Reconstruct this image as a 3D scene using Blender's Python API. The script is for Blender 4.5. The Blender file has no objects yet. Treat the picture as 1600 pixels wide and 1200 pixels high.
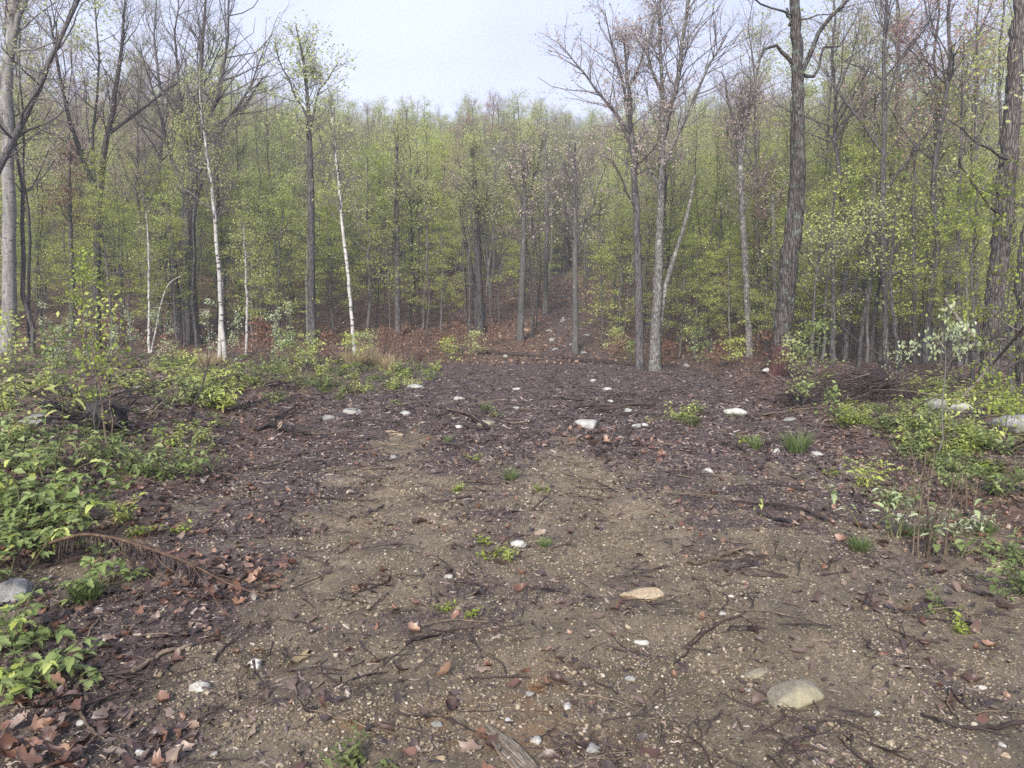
import bpy, math, random
import numpy as np
from mathutils import Matrix, Vector, Euler

SC = bpy.context.scene
COL = SC.collection
RNG = np.random.default_rng(7)
random.seed(7)

# ------------------------------------------------------------------ camera
FPX = 1160.0                      # focal length in photo pixels (1600 wide)
CAM_H = 1.6
TANP = 90.0 / FPX                 # horizon 90 px above the picture centre
PITCH = math.atan(TANP)
cam_d = bpy.data.cameras.new('camera')
cam = bpy.data.objects.new('camera', cam_d)
COL.objects.link(cam)
cam.location = (0, 0, CAM_H)
cam.rotation_euler = (math.radians(90) - PITCH, 0, 0)
cam_d.sensor_width = 36
cam_d.lens = 36 * FPX / 1600
cam_d.clip_end = 2000
cam_d.clip_start = 0.05
SC.camera = cam

# ------------------------------------------------------------------ sky and sun (overcast)
SUN_EL, SUN_AZ = math.radians(31), math.radians(196)
world = bpy.data.worlds.new('World')
SC.world = world
world.use_nodes = True
nt = world.node_tree
for n in list(nt.nodes):
    nt.nodes.remove(n)
out = nt.nodes.new('ShaderNodeOutputWorld')
sky = nt.nodes.new('ShaderNodeTexSky')
sky.sky_type = 'NISHITA'
sky.sun_disc = False
sky.sun_elevation = SUN_EL
sky.sun_rotation = SUN_AZ
bg1 = nt.nodes.new('ShaderNodeBackground')
bg1.inputs['Strength'].default_value = 0.05
nt.links.new(sky.outputs[0], bg1.inputs['Color'])
tc = nt.nodes.new('ShaderNodeTexCoord')
mp = nt.nodes.new('ShaderNodeMapping')
mp.inputs['Scale'].default_value = (1.0, 1.0, 2.2)
ns = nt.nodes.new('ShaderNodeTexNoise')
ns.inputs['Scale'].default_value = 3.4
ns.inputs['Detail'].default_value = 4
ns.inputs['Roughness'].default_value = 0.45
rp = nt.nodes.new('ShaderNodeValToRGB')
rp.color_ramp.elements[0].position = 0.34
rp.color_ramp.elements[0].color = (0.46, 0.53, 0.77, 1)
rp.color_ramp.elements[1].position = 0.66
rp.color_ramp.elements[1].color = (0.64, 0.71, 0.93, 1)
nt.links.new(tc.outputs['Generated'], mp.inputs[0])
nt.links.new(mp.outputs[0], ns.inputs['Vector'])
nt.links.new(ns.outputs['Fac'], rp.inputs[0])
bg2 = nt.nodes.new('ShaderNodeBackground')
nt.links.new(rp.outputs[0], bg2.inputs['Color'])
bg2.inputs['Strength'].default_value = 0.285
mx = nt.nodes.new('ShaderNodeMixShader')
mx.inputs[0].default_value = 0.9          # cloud cover
nt.links.new(bg1.outputs[0], mx.inputs[1])
nt.links.new(bg2.outputs[0], mx.inputs[2])
nt.links.new(mx.outputs[0], out.inputs['Surface'])

sl = bpy.data.lights.new('sun', 'SUN')
sl.energy = 1.5
sl.angle = math.radians(12)
sl.color = (1.0, 0.95, 0.86)
sun = bpy.data.objects.new('sun', sl)
COL.objects.link(sun)
sd = Vector((math.sin(SUN_AZ) * math.cos(SUN_EL), math.cos(SUN_AZ) * math.cos(SUN_EL), math.sin(SUN_EL)))
sun.rotation_euler = sd.to_track_quat('Z', 'Y').to_euler()

SC.view_settings.view_transform = 'Standard'
SC.view_settings.look = 'None'
SC.view_settings.gamma = 1.0
SC.view_settings.exposure = 2.36
SC.view_settings.use_curve_mapping = False
SC.cycles.use_denoising = False
SC.cycles.max_bounces = 8
SC.cycles.diffuse_bounces = 6
SC.cycles.glossy_bounces = 1
SC.cycles.transmission_bounces = 6
SC.cycles.transparent_max_bounces = 8
SC.cycles.volume_bounces = 1

# ------------------------------------------------------------------ noise and terrain
class Waves:
    """smooth repeatable 2-D noise, about -1..1"""
    def __init__(self, seed, wl, n=9, stretch=1.0):
        r = np.random.default_rng(seed)
        a = r.uniform(0, 2 * np.pi, n)
        k = 2 * np.pi / wl * r.uniform(0.6, 1.6, n)
        self.kx, self.ky, self.ph = k * np.cos(a), k * np.sin(a) / stretch, r.uniform(0, 6.28, n)
        self.n = n
    def __call__(self, x, y):
        x = np.asarray(x, float); y = np.asarray(y, float)
        s = 0
        for kx, ky, p in zip(self.kx, self.ky, self.ph):
            s = s + np.sin(kx * x + ky * y + p)
        return s / math.sqrt(self.n / 2) * 0.6

W_big, W_mid, W_sm, W_ti = Waves(1, 9), Waves(2, 1.7), Waves(3, 0.5), Waves(4, 0.17)
W_hill = Waves(5, 60)
W_str = Waves(6, 0.8, 11, 4.0)
W_pat = Waves(8, 3.2, 11)
W_pat2 = Waves(9, 1.1, 11)

def sst(a, b, x):
    t = np.clip((x - a) / (b - a), 0, 1)
    return t * t * (3 - 2 * t)

_hy = np.linspace(-60, 900, 1921)
_hz = np.interp(_hy, [-60, 26, 31, 37, 45, 60, 80, 100, 150, 250, 400, 600, 900],
                [0, 0, .15, 1.25, 2.95, 5.2, 8.8, 13, 25, 51, 84, 105, 110])
_k = np.hanning(11); _k /= _k.sum()
_hz = np.convolve(np.pad(_hz, 5, mode='edge'), _k, 'valid')

def height(x, y):
    x = np.asarray(x, float); y = np.asarray(y, float)
    h = np.interp(y, _hy, _hz)
    far = sst(70, 160, y)
    h = h * (1 + 0.12 * far * W_hill(x, y))
    xl = -2.15 - 0.09 * np.clip(y, 0, 25)
    xr = 2.6 + 0.16 * np.clip(y, 0, 25)
    h = h + 0.42 * sst(0, 2.6, xl - x) + 0.24 * sst(0, 2.6, x - xr)
    off = np.maximum(sst(-0.3, 1.2, xl - x), sst(-0.3, 1.2, x - xr))
    near = 1 - sst(9, 16, y)
    h = h - 0.045 * near * (np.exp(-((x + 1.15 + .03 * y) / 0.38) ** 2) + np.exp(-((x - 0.75 + .0 * y) / 0.38) ** 2))
    rut = near * (np.exp(-((x + 1.15 + .03 * y) / 0.30) ** 4) + np.exp(-((x - 0.75) / 0.30) ** 4))
    h = h + 0.013 * rut * np.sin(2 * np.pi * y / 0.16 + 1.5 * np.sin(x * 9)) * sst(4.2, 5.5, y)
    h = h + (0.05 + 0.09 * off) * W_big(x, y) * 0.6
    h = h + (0.018 + 0.035 * off + 0.045 * sst(8, 14, y)) * W_mid(x, y)
    h = h + (0.010 + 0.012 * off + 0.018 * sst(7, 11, y)) * W_sm(x, y) * (1 - sst(25, 45, y))
    h = h + 0.0065 * W_ti(x, y) * (1 - sst(9, 14, y))
    return h

def hz(x, y):
    return float(height(x, y))

def ray(px, py):
    u, v = (px - 800) / FPX, (600 - py) / FPX
    cp, sp = math.cos(PITCH), math.sin(PITCH)
    return np.array([u, cp + v * sp, -sp + v * cp])

def at(px, py):
    """where the sight line through a photo pixel meets the terrain"""
    d = ray(px, py)
    t = np.concatenate([np.linspace(1.5, 12, 1500), np.linspace(12, 120, 4000)])
    P = np.array([0, 0, CAM_H])[None] + t[:, None] * d[None]
    below = P[:, 2] < height(P[:, 0], P[:, 1])
    i = int(np.argmax(below)) if below.any() else len(t) - 1
    p = P[i]
    return Vector((p[0], p[1], hz(p[0], p[1])))

def atd(px, py, y):
    d = ray(px, py)
    t = y / d[1]
    return Vector((d[0] * t, y, CAM_H + d[2] * t))

def ppm(y):                       # metres per photo pixel at distance y
    return y / FPX

# ------------------------------------------------------------------ mesh helpers
class MB:
    def __init__(self):
        self.v, self.f4, self.f3, self.m4, self.m3, self.a = [], [], [], [], [], []
        self.n = 0
    def add(self, V, F, mat=0, var=None):
        V = np.asarray(V, float).reshape(-1, 3); F = np.asarray(F, int)
        self.v.append(V)
        if F.shape[1] == 4:
            self.f4.append(F + self.n); self.m4.append(np.full(len(F), mat))
        else:
            self.f3.append(F + self.n); self.m3.append(np.full(len(F), mat))
        self.a.append(np.full(len(V), 0.5) if var is None else np.asarray(var, float))
        self.n += len(V)
    def mesh(self, name, mats, smooth=True):
        me = bpy.data.meshes.new(name)
        if self.n == 0:
            return me
        V = np.concatenate(self.v)
        loops, starts, mi, c = [], [], [], 0
        for F, M, k in ((self.f4, self.m4, 4), (self.f3, self.m3, 3)):
            if F:
                Fa = np.concatenate(F)
                loops.append(Fa.ravel()); starts.append(c + np.arange(len(Fa)) * k)
                mi.append(np.concatenate(M)); c += Fa.size
        loops = np.concatenate(loops); starts = np.concatenate(starts); mi = np.concatenate(mi)
        me.vertices.add(len(V)); me.vertices.foreach_set('co', V.astype(np.float32).ravel())
        me.loops.add(len(loops)); me.loops.foreach_set('vertex_index', loops.astype(np.int32))
        me.polygons.add(len(starts)); me.polygons.foreach_set('loop_start', starts.astype(np.int32))
        me.polygons.foreach_set('material_index', mi.astype(np.int32))
        at_ = me.attributes.new('var', 'FLOAT', 'POINT')
        at_.data.foreach_set('value', np.concatenate(self.a).astype(np.float32))
        for m in (mats if isinstance(mats, (list, tuple)) else [mats]):
            me.materials.append(m)
        me.update(calc_edges=True)
        me.polygons.foreach_set('use_smooth', np.full(len(starts), bool(smooth)))
        return me

def nrm(a):
    return a / np.maximum(np.linalg.norm(a, axis=-1, keepdims=True), 1e-9)

def tubes(mb, P, R, k, mat=0, ridge=None, cap=False, var=None):
    """P (M,n,3) paths, R (M,n) radii -> k-sided tubes"""
    P = np.asarray(P, float); R = np.asarray(R, float)
    if P.ndim == 2:
        P = P[None]; R = R[None]
    M, n, _ = P.shape
    T = nrm(np.gradient(P, axis=1))
    mean = nrm(P[:, -1] - P[:, 0])
    ref = np.where(np.abs(mean[:, 2:3]) > 0.75, np.array([[1.0, 0, 0]]), np.array([[0, 0, 1.0]]))
    U = nrm(np.cross(T, ref[:, None, :])); W = nrm(np.cross(T, U))
    th = np.arange(k) / k * 2 * np.pi
    rad = R[:, :, None] * np.ones(k)
    if ridge is not None:
        rad = rad * ridge(th, P)
    V = P[:, :, None, :] + rad[..., None] * (np.cos(th)[:, None] * U[:, :, None, :] + np.sin(th)[:, None] * W[:, :, None, :])
    idx = np.arange(M * n * k).reshape(M, n, k)
    a = idx[:, :-1, :]; b = np.roll(a, -1, 2); d = idx[:, 1:, :]; c = np.roll(d, -1, 2)
    F = np.stack([a, b, c, d], -1).reshape(-1, 4)
    vv = None if var is None else np.repeat(np.asarray(var, float), n * k)
    mb.add(V.reshape(-1, 3), F, mat, vv)
    if cap:
        for i in (0, n - 1):
            base = mb.n
            ring = V[:, i].reshape(-1, 3)
            cen = P[:, i]
            vs = np.concatenate([ring, cen])
            ff = []
            for m in range(M):
                for j in range(k):
                    ff.append((m * k + j, m * k + (j + 1) % k, M * k + m))
            mb.add(vs, np.array(ff), mat + (1 if cap == 'wood' else 0))

def wander(rng, S, D, L, n, up=0.0, jit=0.15):
    """grow M paths with n steps from starts S, directions D, lengths L"""
    M = len(S)
    P = np.zeros((M, n + 1, 3)); P[:, 0] = S
    D = nrm(D.copy())
    for i in range(n):
        D = nrm(D + rng.normal(0, jit, (M, 3)) + np.array([0, 0, up]))
        P[:, i + 1] = P[:, i] + D * (L / n)[:, None]
    return P

def sample(P, m, s):
    n = P.shape[1] - 1
    f = np.clip(s * n, 0, n - 1e-6); i = f.astype(int); w = (f - i)[:, None]
    A, B = P[m, i], P[m, i + 1]
    return A * (1 - w) + B * w, nrm(B - A)

def side_dir(rng, T, ang):
    r = rng.normal(0, 1, T.shape)
    pr = nrm(r - (r * T).sum(-1, keepdims=True) * T)
    return T * np.cos(ang)[:, None] + pr * np.sin(ang)[:, None]

def leaf_quads(mb, rng, C, size, flat=0.0, droop=0.0, mat=0, asp=0.6, var=None):
    """diamond leaf faces at C"""
    N = len(C)
    if N == 0:
        return
    az = rng.uniform(0, 2 * np.pi, N)
    el = rng.normal(-droop, 0.5, N)
    a = np.stack([np.cos(az) * np.cos(el), np.sin(az) * np.cos(el), np.sin(el)], 1)
    nr = rng.normal(0, 1, (N, 3)); nr[:, 2] = np.abs(nr[:, 2]) + flat
    b = nrm(np.cross(nr, a))
    s = size * rng.uniform(0.6, 1.35, N)
    a = a * s[:, None]; b = b * (s * asp * 0.5)[:, None]
    V = np.stack([C, C + a * 0.45 + b, C + a, C + a * 0.45 - b], 1).reshape(-1, 3)
    F = np.arange(4 * N).reshape(N, 4)
    var = rng.uniform(0, 1, N) if var is None else var
    mb.add(V, F, mat, np.repeat(var, 4))

# ------------------------------------------------------------------ object helpers
def tag(o, label=None, cat=None, group=None, kind=None):
    if label: o['label'] = label
    if cat: o['category'] = cat
    if group: o['group'] = group
    if kind: o['kind'] = kind
    return o

def link(name, me, parent=None):
    o = bpy.data.objects.new(name, me)
    COL.objects.link(o)
    if parent is not None:
        o.parent = parent
    return o

def empty(name, loc, rz=0.0, s=1.0):
    o = bpy.data.objects.new(name, None)
    COL.objects.link(o)
    o.location = loc; o.rotation_euler = (0, 0, rz); o.scale = (s, s, s)
    o.empty_display_size = 0.2
    return o

# ------------------------------------------------------------------ materials
def mat_new(name):
    m = bpy.data.materials.new(name)
    m.use_nodes = True
    t = m.node_tree
    for n in list(t.nodes):
        t.nodes.remove(n)
    o = t.nodes.new('ShaderNodeOutputMaterial')
    return m, t, o

class G:
    """tiny node-graph helper"""
    def __init__(self, t): self.t = t
    def n(self, typ, ins=None, **kw):
        x = self.t.nodes.new('ShaderNode' + typ)
        for k, v in kw.items(): setattr(x, k, v)
        for k, v in (ins or {}).items():
            if hasattr(v, 'is_output'): self.t.links.new(v, x.inputs[k])
            else: x.inputs[k].default_value = v
        return x
    def ramp(self, fac, stops):
        r = self.n('ValToRGB', {0: fac})
        e = r.color_ramp.elements
        while len(e) < len(stops): e.new(0.5)
        for el, (p, c) in zip(e, stops):
            el.position = p
            el.color = (*c, 1) if len(c) == 3 else c
        return r.outputs[0]
    def mix(self, f, a, b, mode='MIX'):
        m = self.n('Mix', data_type='RGBA', blend_type=mode)
        for s, v in ((m.inputs[0], f), (m.inputs[6], a), (m.inputs[7], b)):
            if hasattr(v, 'is_output'): self.t.links.new(v, s)
            else: s.default_value = (*v, 1) if isinstance(v, tuple) and len(v) == 3 else v
        return m.outputs[2]
    def math(self, op, a, b=0.0, clamp=False):
        m = self.n('Math', operation=op, use_clamp=clamp)
        for s, v in ((m.inputs[0], a), (m.inputs[1], b)):
            if hasattr(v, 'is_output'): self.t.links.new(v, s)
            else: s.default_value = v
        return m.outputs[0]
    def noise(self, vec, scale, detail=4, rough=0.55, dist=0.0):
        return self.n('TexNoise', {'Vector': vec, 'Scale': scale, 'Detail': detail, 'Roughness': rough, 'Distortion': dist}).outputs['Fac']
    def map(self, vec, sc):
        return self.n('Mapping', {0: vec, 'Scale': sc}).outputs[0]

def finish(g, o, col, rough=0.8, bump=None, bstr=0.5, bdist=0.01, spec=0.3):
    p = g.n('BsdfPrincipled')
    if hasattr(col, 'is_output'): g.t.links.new(col, p.inputs['Base Color'])
    else: p.inputs['Base Color'].default_value = (*col, 1)
    if hasattr(rough, 'is_output'): g.t.links.new(rough, p.inputs['Roughness'])
    else: p.inputs['Roughness'].default_value = rough
    p.inputs['Specular IOR Level'].default_value = spec
    if bump is not None:
        b = g.n('Bump', {'Height': bump, 'Strength': bstr, 'Distance': bdist})
        g.t.links.new(b.outputs[0], p.inputs['Normal'])
    g.t.links.new(p.outputs[0], o.inputs['Surface'])
    return p

def bark(name, dark, light, zs=0.16, scale=14.0, lichen=None, lich_amt=0.6, furrow=True, bd=0.02, marks=None, foot=None):
    m, t, o = mat_new(name); g = G(t)
    tcn = g.n('TexCoord').outputs['Object']
    v = g.map(tcn, (1, 1, zs))
    n1 = g.noise(v, scale, 6, 0.6, 0.6)
    n2 = g.noise(tcn, 1.7, 3)
    hgt = n1
    if furrow:
        vo = g.n('TexVoronoi', {'Vector': v, 'Scale': scale * 1.1}, feature='DISTANCE_TO_EDGE').outputs['Distance']
        hgt = g.math('ADD', g.math('MULTIPLY', n1, 0.6), g.math('MINIMUM', g.math('MULTIPLY', vo, 2.2), 0.5))
    c = g.ramp(hgt, [(0.28, dark), (0.72, light)])
    rnd = g.n('ObjectInfo').outputs['Random']
    hv = g.math('ADD', g.math('MULTIPLY', rnd, 0.55), 0.72)
    vs = g.n('HueSaturation', {'Color': c, 'Value': hv}).outputs[0]
    vs = g.mix(g.math('MULTIPLY', g.ramp(n2, [(0.45, (0, 0, 0)), (0.7, (1, 1, 1))]), 0.35), vs, tuple(x * 0.55 for x in dark))
    if lichen:
        ln = g.noise(tcn, 5.5, 5, 0.65)
        lf = g.ramp(ln, [(lich_amt, (0, 0, 0)), (lich_amt + 0.06, (1, 1, 1))])
        vs = g.mix(g.math('MULTIPLY', lf, 0.75), vs, lichen)
    if foot:                       # stained bark round the foot of the trunk
        zz = g.n('SeparateXYZ', {0: tcn}).outputs['Z']
        ff = g.math('SUBTRACT', 1.35, g.math('ADD', g.math('MULTIPLY', zz, 0.8), g.math('MULTIPLY', g.noise(tcn, 6, 5, 0.7), 0.9)))
        vs = g.mix(g.math('MULTIPLY', g.ramp(ff, [(0.15, (0, 0, 0)), (0.4, (1, 1, 1))]), 0.75), vs, foot)
    if marks:
        mv = g.map(tcn, (4, 4, 11))
        mk = g.ramp(g.noise(mv, 1.0, 4, 0.65), [(0.55, (0, 0, 0)), (0.63, (1, 1, 1))])
        vs = g.mix(mk, vs, marks)
    finish(g, o, vs, 0.82, hgt, 0.8, bd, 0.2)
    return m

def leafmat(name, stops, trans=0.35, rough=0.55, spec=0.3, orand=0.25):
    """leaf colour from a per-leaf random value and a per-tree random value"""
    m, t, o = mat_new(name); g = G(t)
    a = g.n('Attribute', attribute_name='var').outputs['Fac']
    rnd = g.n('ObjectInfo').outputs['Random']
    f = g.math('ADD', g.math('MULTIPLY', a, 1 - orand), g.math('MULTIPLY', rnd, orand))
    c = g.ramp(f, stops)
    p = g.n('BsdfPrincipled', {'Base Color': c, 'Roughness': rough, 'Specular IOR Level': spec})
    tr = g.n('BsdfTranslucent', {'Color': c})
    mxs = g.n('MixShader', {0: trans, 1: p.outputs[0], 2: tr.outputs[0]})
    t.links.new(mxs.outputs[0], o.inputs['Surface'])
    return m

BARK_DARK = bark('bark_dark_grey', (0.028, 0.025, 0.026), (0.105, 0.095, 0.094), lichen=(0.20, 0.21, 0.18), lich_amt=0.66)
BARK_GREY = bark('bark_grey', (0.055, 0.051, 0.050), (0.165, 0.155, 0.148), furrow=False, lichen=(0.30, 0.30, 0.27), lich_amt=0.62)
BARK_OAK = bark('bark_furrowed_oak', (0.022, 0.018, 0.018), (0.125, 0.108, 0.100), zs=0.14, scale=17, bd=0.05, lichen=(0.13, 0.15, 0.10), lich_amt=0.66)
BARK_STAIN = bark('bark_stained_oak', (0.022, 0.018, 0.018), (0.125, 0.108, 0.100), zs=0.14, scale=17, bd=0.05, lichen=(0.13, 0.165, 0.135), lich_amt=0.56, foot=(0.085, 0.030, 0.028))
BARK_PALE = bark('bark_pale', (0.10, 0.094, 0.09), (0.29, 0.275, 0.26), zs=0.22, scale=9, furrow=False, marks=(0.10, 0.09, 0.08))
BARK_MOTTLE = bark('bark_mottled', (0.05, 0.045, 0.043), (0.19, 0.18, 0.165), zs=0.3, lichen=(0.33, 0.335, 0.31), lich_amt=0.58)
BARK_BIRCH = bark('bark_white_birch', (0.27, 0.255, 0.24), (0.56, 0.54, 0.51), zs=0.5, scale=7, furrow=False, marks=(0.04, 0.035, 0.03), bd=0.008)
TWIG = bark('twig_bark', (0.08, 0.068, 0.068), (0.21, 0.18, 0.175), furrow=False)
STICK = bark('wet_stick', (0.018, 0.012, 0.012), (0.085, 0.062, 0.056), zs=1, scale=9, furrow=False, bd=0.006)
STICK_BROWN = bark('brown_stick', (0.06, 0.042, 0.03), (0.20, 0.155, 0.115), zs=1, scale=12, furrow=False, bd=0.006)
DRYSTEM = bark('dry_stem', (0.075, 0.045, 0.032), (0.23, 0.15, 0.105), zs=1, scale=12, furrow=False, bd=0.003)
STEM_GREEN = bark('green_stem', (0.06, 0.07, 0.025), (0.16, 0.15, 0.07), zs=1, furrow=False)

L_YEL = leafmat('leaf_yellow_green', [(0, (0.32, 0.38, 0.07)), (0.5, (0.50, 0.56, 0.15)), (1, (0.66, 0.70, 0.28))], 0.5)
L_OLIVE = leafmat('leaf_pale_olive', [(0, (0.34, 0.38, 0.13)), (0.5, (0.48, 0.52, 0.21)), (1, (0.62, 0.65, 0.35))], 0.5)
L_GREEN = leafmat('leaf_fresh_green', [(0, (0.11, 0.16, 0.045)), (0.5, (0.23, 0.29, 0.10)), (1, (0.39, 0.44, 0.20))], 0.4)
L_RED = leafmat('leaf_red_bud', [(0, (0.34, 0.15, 0.13)), (0.5, (0.50, 0.28, 0.24)), (1, (0.58, 0.42, 0.34))], 0.45)
L_MAUVE = leafmat('leaf_mauve_bud', [(0, (0.40, 0.24, 0.24)), (0.5, (0.56, 0.42, 0.40)), (1, (0.60, 0.60, 0.40))], 0.45)
L_WHITE = leafmat('leaf_silvery', [(0, (0.20, 0.25, 0.11)), (0.5, (0.36, 0.41, 0.23)), (1, (0.56, 0.59, 0.43))], 0.3)
L_RUST = leafmat('leaf_rust', [(0, (0.13, 0.06, 0.04)), (0.6, (0.23, 0.12, 0.08)), (1, (0.31, 0.20, 0.14))], 0.3)
L_DEAD = leafmat('leaf_dead', [(0, (0.030, 0.021, 0.022)), (0.4, (0.070, 0.046, 0.040)), (0.75, (0.15, 0.10, 0.078)), (1, (0.32, 0.24, 0.185))], 0.12, 0.45, 0.5, 0.9)
L_DEADRED = leafmat('leaf_dead_red', [(0, (0.045, 0.025, 0.022)), (0.45, (0.12, 0.058, 0.040)), (0.8, (0.215, 0.112, 0.074)), (1, (0.36, 0.24, 0.165))], 0.12, 0.45, 0.5, 0.9)
L_RUSTLIT = leafmat('leaf_wood_floor', [(0, (0.11, 0.055, 0.040)), (0.45, (0.21, 0.118, 0.082)), (0.8, (0.33, 0.20, 0.14)), (1, (0.50, 0.37, 0.27))], 0.12, 0.5, 0.4, 0.9)
L_GRASS = leafmat('grass_blade', [(0, (0.06, 0.09, 0.03)), (0.5, (0.12, 0.165, 0.055)), (1, (0.22, 0.27, 0.11))], 0.3)
L_STRAW = leafmat('straw', [(0, (0.18, 0.13, 0.07)), (0.5, (0.32, 0.25, 0.14)), (1, (0.46, 0.38, 0.24))], 0.2)
L_COVER = leafmat('leaf_ground_cover', [(0, (0.09, 0.115, 0.04)), (0.5, (0.19, 0.22, 0.08)), (1, (0.33, 0.35, 0.16))], 0.35, orand=0.6)
L_LIME = leafmat('leaf_lime', [(0, (0.17, 0.22, 0.03)), (0.5, (0.28, 0.34, 0.06)), (1, (0.40, 0.45, 0.12))], 0.45)

def ground_material():
    m, t, o = mat_new('ground_soil'); g = G(t)
    P = g.n('TexCoord').outputs['Object']
    at_ = lambda nm: g.n('Attribute', attribute_name=nm).outputs['Fac']
    # gravelly sand
    sand = g.ramp(g.noise(P, 2.3, 7, 0.65), [(0.34, (0.076, 0.057, 0.040)), (0.5, (0.20, 0.156, 0.108)), (0.66, (0.32, 0.257, 0.182))])
    fine = g.noise(P, 95, 4, 0.7)
    sand = g.mix(0.75, sand, g.ramp(fine, [(0.36, (0.16, 0.15, 0.15)), (0.5, (0.62, 0.6, 0.58)), (0.64, (1.0, 0.98, 0.95))]), 'MULTIPLY')
    sand = g.mix(0.25, sand, (0.24, 0.19, 0.125))
    vo = g.n('TexVoronoi', {'Vector': P, 'Scale': 42.0, 'Randomness': 1.0})
    peb = g.math('LESS_THAN', vo.outputs['Distance'], 0.30)
    sel = g.n('SeparateColor', {0: vo.outputs['Color']})
    pf = g.math('MULTIPLY', peb, g.math('GREATER_THAN', sel.outputs[0], 0.5))
    pcol = g.ramp(sel.outputs[1], [(0, (0.06, 0.05, 0.04)), (0.5, (0.20, 0.165, 0.12)), (1, (0.36, 0.31, 0.245))])
    sand = g.mix(pf, sand, pcol)
    orange = g.math('MULTIPLY', at_('orange'), g.ramp(g.noise(P, 8, 5, 0.7), [(0.42, (0, 0, 0)), (0.58, (1, 1, 1))]))
    sand = g.mix(g.math('MULTIPLY', orange, 0.75), sand, (0.23, 0.118, 0.048))
    # wet shredded bark and humus
    mv = g.n('Mapping', {0: P, 'Scale': (30, 12, 12)}).outputs[0]
    mu = g.noise(mv, 1.0, 6, 0.7, 1.5)
    mulch = g.ramp(mu, [(0.34, (0.020, 0.014, 0.013)), (0.5, (0.082, 0.055, 0.050)), (0.64, (0.19, 0.138, 0.122))])
    mu2 = g.noise(P, 7.0, 5, 0.6)
    mulch = g.mix(g.ramp(mu2, [(0.45, (0, 0, 0)), (0.7, (0.7, 0.7, 0.7))]), mulch, (0.032, 0.022, 0.022))
    # leaf litter of the wood
    lv = g.n('TexVoronoi', {'Vector': P, 'Scale': 11.0})
    lcs = g.n('SeparateColor', {0: lv.outputs['Color']})
    lit = g.ramp(lcs.outputs[0], [(0, (0.032, 0.020, 0.018)), (0.4, (0.080, 0.046, 0.034)), (0.75, (0.14, 0.082, 0.058)), (1, (0.24, 0.165, 0.12))])
    lit = g.mix(0.4, lit, g.ramp(g.noise(P, 22, 5), [(0.3, (0.026, 0.017, 0.015)), (0.7, (0.145, 0.088, 0.062))]))
    moss = (0.075, 0.085, 0.030)
    brk = g.math('SUBTRACT', g.math('ADD', g.math('MULTIPLY', g.noise(P, 3.1, 6, 0.75, 0.8), 0.55), g.math('MULTIPLY', g.noise(P, 19, 5, 0.75, 1.0), 0.45)), 0.5)
    def edge(a):
        return g.ramp(g.math('ADD', a, g.math('MULTIPLY', brk, 3.2)), [(0.30, (0, 0, 0)), (0.72, (1, 1, 1))])
    c = g.mix(edge(at_('mulch')), sand, mulch)
    c = g.mix(edge(at_('litter')), c, lit)
    c = g.mix(g.math('MULTIPLY', edge(at_('green')), 0.35), c, moss)
    hgt = g.math('ADD', g.math('MULTIPLY', fine, 0.35), g.math('ADD', g.math('MULTIPLY', mu, 0.7), g.math('MULTIPLY', pf, 0.4)))
    rough = g.ramp(mu2, [(0.3, (0.55, 0.55, 0.55)), (0.7, (0.95, 0.95, 0.95))])
    finish(g, o, c, rough, hgt, 1.0, 0.035, 0.35)
    return m
GROUND = ground_material()

def stone_material(name, a, b, speck=0.5, tint=None):
    m, t, o = mat_new(name); g = G(t)
    P = g.n('TexCoord').outputs['Object']
    n1 = g.noise(P, 9, 6, 0.65); n2 = g.noise(P, 70, 4, 0.7)
    c = g.ramp(n1, [(0.3, a), (0.7, b)])
    c = g.mix(speck, c, g.ramp(n2, [(0.35, (0.35, 0.34, 0.33)), (0.6, (1, 1, 1))]), 'MULTIPLY')
    if tint:
        c = g.mix(g.math('MULTIPLY', g.ramp(g.noise(P, 6, 3), [(0.45, (0, 0, 0)), (0.6, (1, 1, 1))]), 0.6), c, tint)
    rnd = g.n('ObjectInfo').outputs['Random']
    c = g.n('HueSaturation', {'Color': c, 'Value': g.math('ADD', g.math('MULTIPLY', rnd, 0.4), 0.8)}).outputs[0]
    finish(g, o, c, 0.75, g.math('ADD', n1, g.math('MULTIPLY', n2, 0.5)), 0.6, 0.012, 0.35)
    return m
ST_WHITE = stone_material('stone_whitish', (0.27, 0.26, 0.24), (0.50, 0.485, 0.45), 0.5)
ST_GREY = stone_material('stone_grey', (0.16, 0.155, 0.15), (0.34, 0.33, 0.315), 0.6)
ST_TAN = stone_material('stone_tan', (0.26, 0.195, 0.125), (0.42, 0.335, 0.23), 0.55)
ST_LICH = stone_material('stone_lichen', (0.17, 0.148, 0.112), (0.29, 0.255, 0.20), 0.6, (0.26, 0.24, 0.14))

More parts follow.
